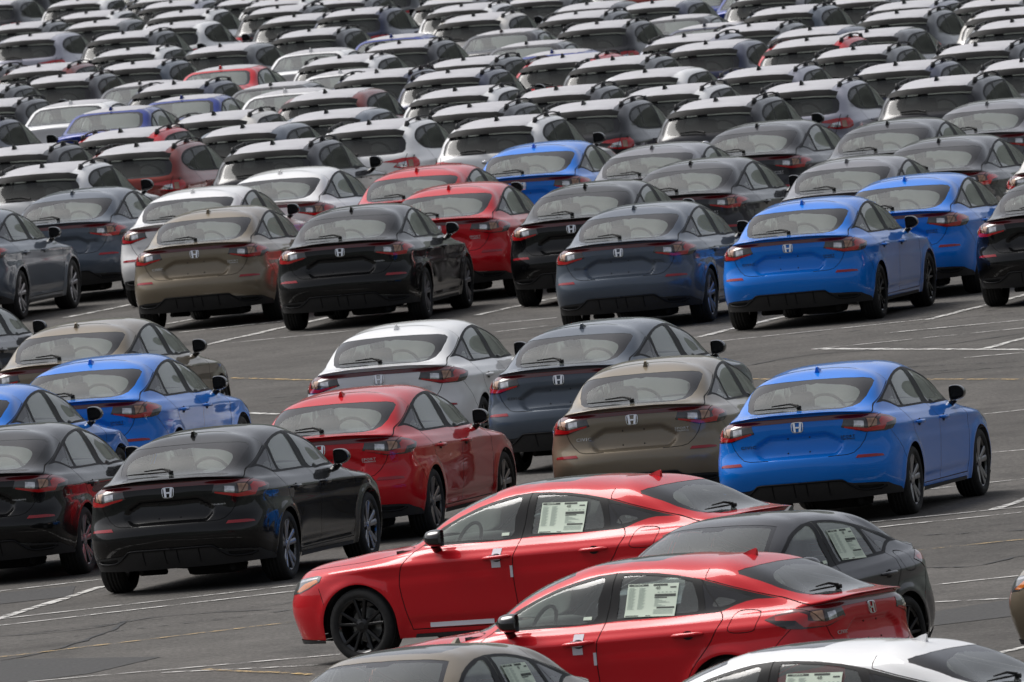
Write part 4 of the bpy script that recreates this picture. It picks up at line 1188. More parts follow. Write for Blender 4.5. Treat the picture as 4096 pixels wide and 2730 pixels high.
def build_sedan():
    def dsp(G):
        G = G.copy(); x, y, z = G[..., 0], G[..., 1], G[..., 2]
        side = smoothstep(.70, .80, y)
        for ax in (1.40, -1.335):
            r = np.hypot(x - ax, z - .33)
            y += side * .018 * np.exp(-((r - .40) / .06) ** 2)
        return G
    sh = Shell(SEDAN_NET, 8, 5, dsp)
    q = lambda P: [(a, b + .035) for a, b in P]
    rearc = lambda c, n: c.x < -.85 and n.x < -.05
    sh.region('trunk', 'rear', q([(-.01,.70),(.50,.70),(.60,.80),(.64,.95),(.60,1.04),(.52,1.085),(-.01,1.095)]), lambda c, n: c.x < -1.6)
    sh.region('door1', 'side', q([(.80,.957),(.93,.80),(.96,.65),(.88,.26),(-.2,.26),(-.18,.65),(-.23,.975)]), side_cond)
    sh.region('door2', 'side', q([(-.23,.975),(-.18,.65),(-.2,.26),(-.88,.26),(-1.0,.56),(-1.2,.78),(-1.25,1.0)]), side_cond)
    sh.region('dlo', 'side', q([(.80,.957),(-.3,.98),(-1.15,1.0),(-1.38,1.045),(-1.26,1.13),(-1.10,1.225),(-.93,1.295),(-.7,1.33),(-.4,1.345),(-.15,1.338),(.02,1.312),(.266,1.252),(.617,1.104)]), side_cond)
    sh.region('win1', 'side', q([(.66,.984),(-.115,.992),(-.16,1.315),(0,1.292),(.255,1.228),(.585,1.09)]), side_cond, ['dlo'])
    sh.region('win2', 'side', q([(-.25,1.0),(-1.0,1.015),(-1.02,1.06),(-.93,1.25),(-.88,1.29),(-.6,1.318),(-.27,1.322)]), side_cond, ['dlo'])
    sh.region('quarter', 'side', q([(-1.07,1.025),(-1.16,1.03),(-1.30,1.055),(-1.20,1.135),(-1.08,1.205),(-.97,1.255),(-1.04,1.12)]), side_cond, ['dlo'])
    sh.region('rearb', 'rear', q([(-.01,1.365),(.3,1.358),(.46,1.345),(.53,1.31),(.575,1.20),(.585,1.13),(.55,1.112),(.3,1.118),(-.01,1.12)]), rearc)
    sh.region('rearw', 'rear', q([(-.01,1.345),(.3,1.338),(.44,1.325),(.49,1.295),(.53,1.20),(.54,1.15),(.50,1.132),(.3,1.135),(-.01,1.137)]), rearc, ['rearb'])
    wsc = lambda c, n: c.x > -.1 and n.z > .25 and n.x > .12
    sh.region('ws', 'top', [(1.10,-.01),(1.08,.3),(1.02,.49),(.93,.60),(.86,.635),(.58,.575),(.2,.48),(.22,.42),(.25,.26),(.28,-.01)], wsc)
    sh.region('film', 'top', [(.16,-.01),(.15,.24),(.10,.38),(.03,.44),(-.4,.48),(-.75,.475),(-.93,.46),(-1.0,.40),(-1.02,.2),(-1.025,-.01)], lambda c, n: n.z > .5)
    sh.region('tail', 'cornerR', q([(-1.22,.97),(-1.20,.89),(-1.0,.84),(-.82,.85),(-.68,.90),(-.72,.96),(-.95,.985)]), lambda c, n: c.x < -1.5 and .8 < c.z < 1.08)
    sh.region('tail_clear', 'cornerR', q([(-1.12,.95),(-1.10,.89),(-1.0,.88),(-1.0,.95)]), lambda c, n: c.x < -1.5 and .8 < c.z < 1.08, ['tail'])
    sh.region('val', 'rear', q([(-.01,.37),(.8,.33),(.88,.05),(-.01,.05)]), lambda c, n: c.x < -1.6)
    sh.region('head', 'cornerF', q([(-1.235,.70),(-.711,.755),(-.656,.715),(-.846,.642),(-1.235,.637)]), lambda c, n: c.x > 1.4 and c.z > .5)
    sh.region('grille', 'rear', q([(-.01,.50),(.40,.50),(.46,.60),(.40,.67),(-.01,.67)]), lambda c, n: c.x > 1.9)
    for P in (q([(.80,.957),(.93,.80),(.96,.65),(.88,.27)]), q([(-.23,.975),(-.18,.65),(-.2,.27)]), q([(-1.25,1.0),(-1.23,.9),(-1.2,.78),(-1.1,.67),(-1.0,.56)])):
        sh.seam('seam%d' % len(P), 'side', smooth_poly(P, 2, False), .005, side_cond)
    for ax in (1.40, -1.335):
        sh.region('hole', 'side', arch_poly(ax, .33, .375, .36, .1), lambda c, n: c.y > .5 and n.y > .2)
    sh.drop('hole')
    L, add = parts_list(); P = 'paint'; W = sh.whole
    add('body', 'body', W('body', ['body'], P), None, P)
    add('film', 'protective_roof_film', W('protective_roof_film', ['film'], 'film', .002))
    add('trunk', 'boot_lid', W('boot_lid', ['trunk'], P), None, P)
    add('val', 'rear_valance', W('rear_valance', ['val'], 'plastic', .006))
    add('grille', 'grille', W('grille', ['grille'], 'plastic', -.01))
    add('rearb', 'rear_window_border', W('rear_window_border', ['rearb'], 'frit', -.003))
    add('rearw', 'rear_window', W('rear_window', ['rearw'], 'glass', -.003))
    add('ws', 'windshield', W('windshield', ['ws'], 'glass', -.003))
    def pr(key, name, ids, mat, off=0, tint=None, parent=None):
        r = sh.pair(name, ids, mat, off)
        if r:
            for sd, me in zip('LR', r):
                add(key + sd, name, me, parent + sd if parent else None, tint)
    pr('d1', 'front_door', ['door1'], P, 0, P); pr('d2', 'rear_door', ['door2'], P, 0, P)
    for k in (3, 4, 5):
        pr('seam%d' % k, 'door_gap_seal', ['seam%d' % k], 'seal', -.004)
    pr('dlo', 'window_trim', ['dlo'], 'trim', -.001)
    for k, n in (('win1', 'front_window'), ('win2', 'rear_side_window'), ('quarter', 'quarter_window')):
        pr(k, n, [k], 'glass', -.005)
    pr('tl', 'tail_light', ['tail'], 'lens_red', .006)
    pr('tlc', 'reversing_lens', ['tail_clear'], 'lens_clear', .007, None, 'tl')
    pr('hl', 'headlight', ['head'], 'lens_clear', .004)
    for sd, sg in (('L', 1), ('R', -1)):
        add('mir' + sd, 'door_mirror', make_mirror('door_mirror', sg, (.60, .93, 1.05)))
    add('ant', 'antenna_fin', fin('antenna_fin', -.92, 1.43, .17, .068, .028), None, P)
    ty, rim, _ = make_wheel(.33, .235, .231, 'blade')
    for k, (ax, sg) in enumerate(((1.40, 1), (1.40, -1), (-1.335, 1), (-1.335, -1))):
        add('wh%d' % k, 'wheel', ty, None, None, (ax, sg * .778, .33), None if sg > 0 else math.pi)
        add('rim%d' % k, 'rim', (rim, rim), 'wh%d' % k, 'rim')
    seats(add, 0, -.03); dash(add, .86, 1.0); lining(add, 1.05, -1.7, .76, .32, .95, 1.0)
    underbody(add, 2.05, -2.05, .80, .21, (1.40, -1.335), .33, .36)
    return L

# ------------------------------------------------------------------ ground
def ground_z(y):
    q = y - 50.0
    return 0.0 if q <= 0 else (-.006 * q * q / 40 if q < 20 else -.006 * (q - 10))

def asphalt_mat():
    m, n, o = new_mat('asphalt')
    tc = N(n, 'ShaderNodeTexCoord')
    def noise(scale, det=6, rough=.6, sx=1, sy=1):
        mp = N(n, 'ShaderNodeMapping'); mp.inputs['Scale'].default_value = (sx, sy, 1)
        k = N(n, 'ShaderNodeTexNoise'); k.inputs['Scale'].default_value = scale; k.inputs['Detail'].default_value = det; k.inputs['Roughness'].default_value = rough
        n.links.new(tc.outputs['Object'], mp.inputs[0]); n.links.new(mp.outputs[0], k.inputs['Vector'])
        return k.outputs['Fac']
    def ramp(src, a, b, c0, c1):
        r = N(n, 'ShaderNodeMapRange'); r.inputs['From Min'].default_value = a; r.inputs['From Max'].default_value = b
        r.inputs['To Min'].default_value = c0; r.inputs['To Max'].default_value = c1
        n.links.new(src, r.inputs['Value']); return r.outputs[0]
    def mul(a, b):
        k = N(n, 'ShaderNodeMath', operation='MULTIPLY'); n.links.new(a, k.inputs[0]); n.links.new(b, k.inputs[1]); return k.outputs[0]
    big = ramp(noise(.16, 5, .6, 1, .5), .3, .7, .70, 1.28)
    mid = ramp(noise(1.1, 6, .7, 1, .6), .3, .7, .76, 1.24)
    fine = ramp(noise(22, 4, .75, 1, .35), .25, .75, .55, 1.5)
    grit = ramp(noise(140, 2, .6), .3, .75, .8, 1.35)
    stain = ramp(noise(.55, 5, .6, 1, .35), .57, .70, 1.0, .55)
    f = mul(mul(mul(mul(big, mid), fine), grit), stain)
    vm = N(n, 'ShaderNodeVectorMath', operation='SCALE'); vm.inputs[0].default_value = (.078, .073, .067)
    n.links.new(f, vm.inputs['Scale'])
    p = principled(n, Roughness=.88)
    p.inputs['Specular IOR Level'].default_value = .25
    n.links.new(vm.outputs[0], p.inputs['Base Color'])
    bp = N(n, 'ShaderNodeBump'); bp.inputs['Strength'].default_value = .35; bp.inputs['Distance'].default_value = .01
    n.links.new(noise(90, 3, .7), bp.inputs['Height']); n.links.new(bp.outputs[0], p.inputs['Normal'])
    n.links.new(p.outputs[0], o.inputs[0])
    return m

def worn_paint(name, color, wear):
    m, n, o = new_mat(name)
    tc = N(n, 'ShaderNodeTexCoord')
    k = N(n, 'ShaderNodeTexNoise'); k.inputs['Scale'].default_value = 5; k.inputs['Detail'].default_value = 9; k.inputs['Roughness'].default_value = .7
    n.links.new(tc.outputs['Object'], k.inputs['Vector'])
    r = N(n, 'ShaderNodeMapRange'); r.inputs['From Min'].default_value = wear; r.inputs['From Max'].default_value = wear + .12
    n.links.new(k.outputs['Fac'], r.inputs['Value'])
    p = principled(n, Roughness=.75); p.inputs['Base Color'].default_value = (*color, 1)
    tr = N(n, 'ShaderNodeBsdfTransparent'); mx = N(n, 'ShaderNodeMixShader')
    n.links.new(r.outputs[0], mx.inputs[0]); n.links.new(tr.outputs[0], mx.inputs[1]); n.links.new(p.outputs[0], mx.inputs[2])
    n.links.new(mx.outputs[0], o.inputs[0])
    return m
M['asphalt'] = asphalt_mat()
M['line_white'] = worn_paint('worn_white_paint', (.60, .59, .56), .42)
M['line_yellow'] = worn_paint('worn_yellow_paint', (.48, .33, .13), .44)
M['patch'] = simple('dark_asphalt_patch', (.040, .039, .038), .88, noise=.45, nscale=25)
M['tyremark'] = worn_paint('tyre_rub', (.035, .035, .035), .50)

def struct(name, me):
    o = bpy.data.objects.new(name, me); col.objects.link(o); o['kind'] = 'structure'
    return o
ys = [-900, -120, 40] + [50 + 2 * k for k in range(11)] + [100, 200, 1500]
gv = []; gf = []
for y in ys:
    gv += [(-1200, y, ground_z(y)), (1200, y, ground_z(y))]
for i in range(len(ys) - 1):
    gf.append((2 * i, 2 * i + 1, 2 * i + 3, 2 * i + 2))
struct('asphalt_ground', mesh_from('asphalt_ground', gv, gf, 'asphalt'))

def strip(name, mat, x0, y0, x1, y1, w, z):
    d = Vector((x1 - x0, y1 - y0)); L = d.length; d /= L
    nx, ny = -d.y * w / 2, d.x * w / 2
    k = max(2, int(L / .5)); vs = []; fs = []
    rng = random.Random(int((x0 * 31 + y0 * 17) * 100))
    for i in range(k + 1):
        t = i / k; px, py = x0 + (x1 - x0) * t, y0 + (y1 - y0) * t
        j = rng.uniform(.7, 1.2); s_ = rng.uniform(-.02, .02)
        vs += [(px + nx * j + d.y * s_, py + ny * j - d.x * s_, z), (px - nx * j + d.y * s_, py - ny * j - d.x * s_, z)]
    for i in range(k):
        fs.append((2 * i, 2 * i + 1, 2 * i + 3, 2 * i + 2))
    return struct(name, mesh_from(name, vs, fs, mat))
LINES = [
 ('w', -5.0, -63.21, -4.04, -57.97, 0.12),
 ('w', -3.92, -57.3, -3.28, -53.33, 0.12),
 ('w', -5.09, -56.96, -3.83, -56.29, 0.1),
 ('w', -4.97, -62.98, -2.15, -61.5, 0.1),
 ('w', -4.95, -64.32, -2.15, -62.71, 0.1),
 ('w', -4.43, -75.75, -1.72, -76.01, 0.1),
 ('w', -3.26, -76.37, -1.93, -77.56, 0.1),
 ('y', -4.83, -70.65, -2.21, -69.01, 0.1),
 ('y', -2.87, -76.47, -1.94, -79.22, 0.08),
 ('w', 3.0, -59.45, 4.69, -59.06, 0.1),
 ('w', 3.04, -60.67, 4.66, -60.22, 0.1),
 ('w', 4.34, -59.08, 4.74, -57.05, 0.12),
 ('w', 3.45, -73.21, 4.34, -72.92, 0.1),
 ('w', 3.32, -76.34, 4.05, -76.99, 0.1),
 ('w', 3.68, -86.43, 4.03, -85.59, 0.1),
 ('w', 3.8, -53.26, 4.85, -52.86, 0.1),
 ('w', 4.59, -45.99, 5.02, -46.08, 0.1),
 ('y', 3.48, -66.16, 4.52, -65.85, 0.1),
 ('w', 2.13, -5.66, 3.21, -1.2, 0.12),
 ('w', 4.79, -6.77, 6.13, -1.13, 0.12),
 ('w', 2.28, -7.59, 4.84, -6.56, 0.08),
 ('w', 4.24, -9.89, 5.92, -9.75, 0.14),
 ('w', 3.48, -12.8, 5.85, -12.27, 0.08),
 ('w', 3.4, -12.82, 5.68, -19.16, 0.14),
 ('w', 5.19, -17.61, 5.78, -15.21, 0.12),
 ('w', 4.93, -19.77, 5.66, -19.92, 0.12),
 ('w', 4.76, -36.12, 5.26, -35.91, 0.1),
 ('y', 2.54, -20.29, 5.46, -27.81, 0.08),
 ('w', -5.66, 23.03, -4.82, 25.94, 0.12),
 ('w', -4.1, 13.11, -2.81, 13.72, 0.1),
 ('w', -3.71, 7.49, -2.25, 13.57, 0.12),
 ('w', -3.38, 7.4, -1.86, 7.83, 0.08),
 ('w', -4.25, 16.86, -4.0, 17.68, 0.12),
 ('w', -2.99, -16.5, -2.65, -17.79, 0.12),
 ('y', -3.3, -4.77, -2.31, -8.04, 0.08),
 ('w', -0.41, 9.28, 0.59, 13.2, 0.12),
 ('w', -0.26, 5.57, 0.57, 5.71, 0.1),
 ('w', -0.16, 2.62, 0.42, 3.18, 0.08),
]
for k, (c, x0, y0, x1, y1, w) in enumerate(LINES):
    strip('painted_line', 'line_white' if c == 'w' else 'line_yellow', x0, y0, x1, y1, w, .008 + .0002 * (k % 11))
PATCHES = [[(-5.6,-71.5),(-4.6,-71.2),(-3.3,-73.3),(-3.9,-75.2),(-5.6,-76.5)], [(-5.2,-57.3),(-4.3,-57.2),(-4.3,-59.4),(-5.2,-59.8)], [(3.3,-78.2),(4.3,-76.8),(4.3,-80.0),(3.3,-80.6)]]
for poly in PATCHES:
    struct('asphalt_patch', mesh_from('asphalt_patch', [(x, y, .004) for x, y in poly], [tuple(range(len(poly)))], 'patch'))

M['sealer'] = simple('crack_sealer', (.014, .014, .014), .7)
def crack(pts, w, mat, name):
    P = smooth_poly(pts, 8, False); rng = random.Random(int(pts[0][0] * 100)); vs = []; fs = []
    for i, (x, y) in enumerate(P):
        a = P[max(0, i - 1)]; b = P[min(len(P) - 1, i + 1)]; dx, dy = b[0] - a[0], b[1] - a[1]; L = math.hypot(dx, dy) or 1
        ww = w * rng.uniform(.5, 1.2); j = rng.uniform(-.03, .03) if mat == 'sealer' else 0
        vs += [(x - dy / L * (ww + j), y + dx / L * (ww + j), .006), (x + dy / L * (ww - j), y - dx / L * (ww - j), .006)]
    for i in range(len(P) - 1):
        fs.append((2 * i, 2 * i + 1, 2 * i + 3, 2 * i + 2))
    struct(name, mesh_from(name, vs, fs, mat))
crack([(-5.4, -66.0), (-4.2, -66.6), (-3.4, -65.4), (-2.4, -66.0)], .03, 'sealer', 'asphalt_crack')
crack([(-5.2, -72.0), (-4.4, -70.4), (-3.9, -67.9), (-3.7, -65.6)], .025, 'sealer', 'asphalt_crack')
crack([(3.4, -69.5), (3.9, -70.2), (4.4, -69.0), (4.9, -69.6)], .03, 'sealer', 'asphalt_crack')
crack([(2.6, -16.0), (3.4, -14.4), (4.6, -15.2), (5.8, -13.8)], .03, 'sealer', 'asphalt_crack')
crack([(-2.2, -6.0), (-1.2, -9.0), (.6, -8.2), (2.4, -11.0)], .03, 'sealer', 'asphalt_crack')
crack([(2.9, -27.0), (3.8, -24.0), (5.4, -23.4)], .03, 'sealer', 'asphalt_crack')
for k, (x, y) in enumerate(((-3.2, -14.0), (3.0, -10.0), (3.2, -22.0), (-4.6, -68.0), (3.6, -62.4), (-1.6, -1.0))):
    for s_ in (0, 1.55):
        crack([(x + q * .5, y + s_ + .9 * math.sin(q * .33 + k) + q * (.5 if k % 2 else -.35)) for q in range(8)], .09, 'tyremark', 'tyre_mark')
# unseen high ground, added so paint and glass reflect a dark horizon
hv = []; hf = []; rng = random.Random(5); nh = 72
for i in range(nh):
    a = 2 * math.pi * i / nh
    front = max(0, math.sin(a)) ** .6
    h = (140 + 24 * math.sin(3 * a + 1) + 14 * math.sin(7 * a) + rng.uniform(-6, 6)) * (1 + .25 * front)
    for r, k in ((640, 0), (720, .45), (800, .8), (900, 1.0), (1080, .7)):
        rr = r - 40 * front + rng.uniform(-18, 18)
        hv.append((rr * math.cos(a), rr * math.sin(a), -4 + h * k + (rng.uniform(-3, 3) if k else 0)))
for i in range(nh):
    for j in range(4):
        b = ((i + 1) % nh) * 5
        hf.append((i * 5 + j, i * 5 + j + 1, b + j + 1, b + j))
M['hill'] = simple('added_hill_dark', (.092, .104, .092), .95, noise=.5, nscale=.02)
struct('added_hills', mesh_from('added_hills', hv, hf, 'hill'))

# ------------------------------------------------------------------ cars
COL = {  # paint colour, share of metal flake
 'red': (.56, .006, .014, .1), 'blue': (.001, .19, .74, .1), 'tan': (.235, .195, .140, .45), 'bgrey': (.085, .105, .135, .35),
 'black': (.003, .003, .0035, 0), 'white': (.84, .84, .84, 0), 'cream': (.78, .75, .70, 0), 'dgrey': (.036, .036, .040, .35),
 'lgrey': (.17, .17, .185, .4), 'grey': (.095, .10, .105, .4), 'silver': (.36, .36, .42, .5), 'navy': (.030, .036, .075, .3),
 'dblue': (.008, .030, .24, .2), 'brick': (.20, .030, .022, .3)}
PROTO = {'C': build_hatch(), 'X': build_cross(0, True), 'I': build_cross(.065, False), 'S': build_sedan()}
NAMES = {'C': 'hatchback_car', 'X': 'crossover_car', 'I': 'compact_hatchback_car', 'S': 'saloon_car'}
CARS = [
 ('B1','C','black',-2.713,-58.495,74.16),
 ('L1','C','blue',3.120,-56.732,75.44),
 ('B2','C','black',-1.598,11.311,79.46),
 ('L2','C','blue',3.771,-3.138,76.92),
 ('G2','C','bgrey',1.851,1.037,76.37),
 ('T2','C','tan',-3.380,16.126,78.14),
 ('R1','C','red',0.148,-77.918,147.95),
 ('R2','C','red',0.709,-94.837,150.67),
 ('BLeft','C','black',-4.727,-53.136,75.91),
 ('LLeft','C','blue',-5.275,-41.418,74.98),
 ('LMid','C','blue',-4.052,-35.810,76.44),
 ('TLeft','C','tan',-4.386,-23.651,76.46),
 ('W1','C','white',-0.917,-33.849,76.96),
 ('Rd1','C','red',-1.386,-51.673,75.49),
 ('G1','C','bgrey',1.059,-38.679,73.18),
 ('T1','C','tan',1.476,-51.026,79.27),
 ('G0','C','bgrey',-6.758,25.573,76.81),
 ('Gb','C','bgrey',-5.278,31.012,76.52),
 ('Wa','C','white',-3.668,26.223,77.48),
 ('Wb','C','white',-2.561,31.673,76.75),
 ('Ra','C','red',-0.383,16.973,78.71),
 ('Rb','C','red',-0.761,26.661,77.00),
 ('La','C','blue',0.760,33.126,78.09),
 ('Ba','C','black',1.323,12.187,77.30),
 ('gl1','C','lgrey',2.288,27.084,77.00),
 ('dg1','C','dgrey',2.719,18.107,75.68),
 ('dg2','C','dgrey',3.762,33.225,75.54),
 ('gl2','C','lgrey',4.561,12.532,77.00),
 ('dg3','C','dgrey',5.365,28.353,77.00),
 ('dg4','C','dgrey',5.818,17.959,76.73),
 ('gl3','C','lgrey',6.784,33.643,77.00),
 ('Lb','C','blue',5.073,2.551,77.38),
 ('Br','C','black',6.723,-2.978,76.98),
 ('Wr','C','cream',7.488,14.730,77.00),
 ('Dl','C','dgrey',-6.328,-12.094,75.00),
 ('Wf','C','white',1.692,-111.262,151.44),
 ('D1','C','dgrey',1.617,-89.241,244.49),
 ('Tf','C','tan',-1.056,-106.934,247.34),
 ('Tr','C','tan',6.043,-89.472,149.58),
 ('','X','white',-7.454,190.046,75.23),
 ('','X','grey',-8.667,182.502,75.04),
 ('','I','grey',-7.138,180.264,75.45),
 ('','I','silver',-8.203,169.412,75.12),
 ('','X','dgrey',-6.241,155.848,74.99),
 ('','X','white',-5.448,178.734,75.46),
 ('','I','white',-5.521,167.527,76.19),
 ('','X','dgrey',-3.539,171.796,76.02),
 ('','X','white',-3.636,183.040,75.97),
 ('','I','grey',-3.145,162.342,75.21),
 ('','X','dgrey',-2.718,137.207,75.65),
 ('','X','white',-5.869,134.814,75.29),
 ('','I','grey',-4.236,132.828,75.14),
 ('','X','brick',-7.247,124.551,75.05),
 ('','X','bgrey',-5.557,118.065,75.20),
 ('','X','dgrey',-6.684,111.059,76.20),
 ('','S','red',-4.120,109.808,76.06),
 ('','S','white',-2.689,119.363,76.03),
 ('','S','dgrey',-5.338,101.319,76.02),
 ('','X','navy',-4.568,92.939,75.17),
 ('','S','dgrey',-3.120,88.357,75.33),
 ('','S','dblue',-4.460,83.931,75.78),
 ('','S','white',-2.855,81.073,75.92),
 ('','S','white',-6.251,88.601,76.10),
 ('','S','dblue',-5.490,79.426,76.13),
 ('','X','dgrey',-7.499,91.857,75.02),
 ('','X','dgrey',-7.982,106.622,75.75),
 ('','X','dgrey',-8.525,129.301,75.84),
 ('','X','navy',-7.638,75.203,75.61),
 ('','X','red',-4.906,56.767,75.15),
 ('','X','dgrey',-6.346,52.368,75.56),
 ('','X','brick',-4.558,47.551,75.03),
 ('','X','dgrey',-2.664,41.848,76.21),
 ('','X','white',-5.775,40.837,76.11),
 ('','X','cream',-3.649,62.614,75.67),
 ('','I','bgrey',-3.169,55.402,75.32),
 ('','I','bgrey',-2.026,59.879,76.17),
 ('','S','white',-2.075,94.502,75.70),
 ('','I','white',-8.091,217.990,76.14),
 ('','I','dgrey',-10.129,229.485,76.09),
 ('','I','navy',-6.359,215.497,75.61),
 ('','X','grey',-2.358,176.263,75.48),
 ('','X','navy',-2.034,158.576,75.74),
 ('','X','white',-0.027,151.062,75.50),
 ('','X','cream',0.190,137.263,75.13),
 ('','X','grey',1.943,128.567,75.33),
 ('','X','dgrey',2.207,115.115,76.04),
 ('','I','navy',3.342,137.504,74.96),
 ('','S','dgrey',3.460,119.563,74.96),
 ('','S','dgrey',0.536,121.388,75.78),
 ('','S','dblue',-1.338,126.983,75.29),
 ('','X','dgrey',-1.079,113.482,75.65),
 ('','S','dgrey',0.914,106.051,75.56),
 ('','X','silver',3.464,93.308,75.38),
 ('','S','dblue',1.273,94.804,76.30),
 ('','X','red',1.512,84.287,75.17),
 ('','X','white',-2.023,103.895,75.48),
 ('','X','grey',-0.014,90.365,75.18),
 ('','X','navy',-0.268,79.991,75.79),
 ('','X','grey',2.234,77.908,75.29),
 ('','X','navy',-1.360,85.941,75.40),
 ('','I','brick',-2.120,75.697,75.95),
 ('','I','white',2.636,68.410,75.35),
 ('','X','white',-0.161,64.174,75.68),
 ('','X','dgrey',1.271,58.331,76.17),
 ('','X','white',2.794,52.723,75.04),
 ('','X','dgrey',0.053,52.609,74.99),
 ('','X','dgrey',1.621,48.033,75.22),
 ('','X','white',-1.365,48.077,75.97),
 ('','X','white',0.394,43.578,75.76),
 ('','I','dgrey',1.380,158.404,75.23),
 ('','X','grey',-0.223,162.881,75.36),
 ('','X','bgrey',5.314,113.020,75.15),
 ('','X','grey',6.884,97.194,75.54),
 ('','X','grey',8.524,101.531,74.96),
 ('','X','cream',8.470,90.023,75.88),
 ('','X','grey',4.524,98.058,76.15),
 ('','S','navy',3.826,107.588,76.24),
 ('','I','navy',5.421,92.810,75.93),
 ('','X','red',5.165,79.279,76.24),
 ('','I','dgrey',6.214,85.836,74.93),
 ('','X','grey',8.296,78.993,75.30),
 ('','I','navy',3.726,88.477,76.25),
 ('','X','grey',5.679,67.683,75.99),
 ('','X','dgrey',7.357,61.981,75.47),
 ('','X','silver',4.177,59.298,76.22),
 ('','X','navy',6.045,54.100,75.77),
 ('','X','silver',4.618,47.881,76.05),
 ('','X','lgrey',7.719,49.479,75.31),
 ('','X','dgrey',6.412,43.432,75.17),
 ('','X','dgrey',3.386,43.150,75.52),
 ('','X','silver',7.194,106.692,75.09),
 ('','X','grey',6.656,117.445,75.43),
 ('','S','dblue',4.121,148.981,76.25),
 ('','S','dblue',5.162,142.826,75.36),
 ('','X','dgrey',8.153,130.739,75.60),
 ('','X','lgrey',5.291,131.455,75.60),
 ('','X','grey',9.482,135.916,75.60),
 ('','I','dgrey',6.684,136.882,75.60),
 ('','X','grey',7.932,141.743,75.60),
 ('','I','dgrey',2.206,143.165,75.60),
 ('','X','brick',9.298,147.061,75.60),
 ('','X','grey',6.434,147.769,75.60),
 ('','X','bgrey',10.564,151.993,75.60),
 ('','X','silver',7.705,152.720,75.60),
 ('','X','lgrey',9.016,157.824,75.60),
 ('','X','brick',6.192,158.688,75.60),
 ('','I','grey',7.526,163.883,75.60),
 ('','X','dgrey',4.643,164.520,75.60),
 ('','X','lgrey',5.952,169.615,75.60),
 ('','X','brick',3.162,170.612,75.60),
 ('','X','lgrey',0.303,171.337,75.60),
 ('','X','brick',7.275,174.768,75.60),
 ('','X','bgrey',4.458,175.661,75.60),
 ('','X','bgrey',1.632,176.514,75.60),
 ('','X','lgrey',5.720,180.573,75.60),
 ('','I','silver',2.920,181.532,75.60),
 ('','I','grey',0.000,182.023,75.60),
 ('','I','grey',4.243,186.685,75.60),
 ('','X','lgrey',1.374,187.373,75.60),
 ('','X','grey',-1.512,187.993,75.60),
 ('','X','navy',-4.329,188.887,75.60),
 ('','X','navy',5.568,191.843,75.60),
 ('','X','dgrey',2.697,192.526,75.60),
 ('','X','silver',-0.203,193.094,75.60),
 ('','X','cream',-3.024,193.968,75.60),
 ('','X','silver',-5.841,194.858,75.60),
 ('','I','white',3.960,197.444,75.60),
 ('','X','grey',1.137,198.312,75.60),
 ('','X','cream',-1.697,199.136,75.60),
 ('','X','brick',-4.604,199.674,75.60),
 ('','X','dgrey',2.472,203.512,75.60),
 ('','X','white',-0.355,204.361,75.60),
 ('','X','lgrey',-3.295,204.773,75.60),
 ('','X','bgrey',-6.151,205.514,75.60),
 ('','X','bgrey',3.783,208.616,75.60),
 ('','X','dgrey',0.889,209.209,75.60),
 ('','X','lgrey',-1.898,210.216,75.60),
 ('','X','silver',-4.752,210.963,75.60),
 ('','I','brick',2.227,214.418,75.60),
 ('','X','bgrey',-0.598,215.280,75.60),
 ('','X','grey',-3.433,216.100,75.60),
 ('','X','white',0.732,220.461,75.60),
 ('','X','dgrey',-2.168,221.025,75.60),
 ('','X','dgrey',-0.810,226.314,75.60),
 ('','I','bgrey',-3.655,227.097,75.60),
 ('','X','navy',-6.558,227.654,75.60),
 ('','I','dgrey',0.439,231.181,75.60),
 ('','X','cream',-2.410,231.946,75.60),
 ('','I','grey',-5.207,232.916,75.60),
 ('','I','white',-1.107,237.021,75.60),
 ('','I','dgrey',-3.893,238.030,75.60),
 ('','X','dgrey',-6.781,238.646,75.60),
 ('','X','dgrey',-9.675,239.239,75.60),
 ('','X','bgrey',-2.590,243.108,75.60),
 ('','X','white',-5.502,243.626,75.60),
 ('','X','cream',-8.316,244.531,75.60),
 ('','X','navy',-1.290,248.171,75.60),
 ('','X','bgrey',-4.111,249.046,75.60),
 ('','X','grey',-6.953,249.839,75.60),
 ('','I','cream',-9.856,250.394,75.60),
 ('','X','brick',-2.786,254.205,75.60),
 ('','I','brick',-5.658,254.881,75.60),
 ('','X','lgrey',-8.526,255.575,75.60),
 ('','X','dgrey',-4.368,259.906,75.60),
 ('','X','brick',-7.236,260.597,75.60),
 ('','X','lgrey',-10.036,261.554,75.60),
 ('','X','grey',-5.906,265.777,75.60),
 ('','X','dgrey',-8.731,266.637,75.60),
 ('','X','lgrey',-4.577,270.953,75.60),
 ('','I','brick',-7.462,271.580,75.60),
 ('','X','bgrey',-10.265,272.525,75.60),
 ('','X','navy',-6.131,276.764,75.60),
 ('','X','silver',-8.973,277.556,75.60),
]
FRONT = ('R1', 'R2', 'Wf', 'D1', 'Tf')
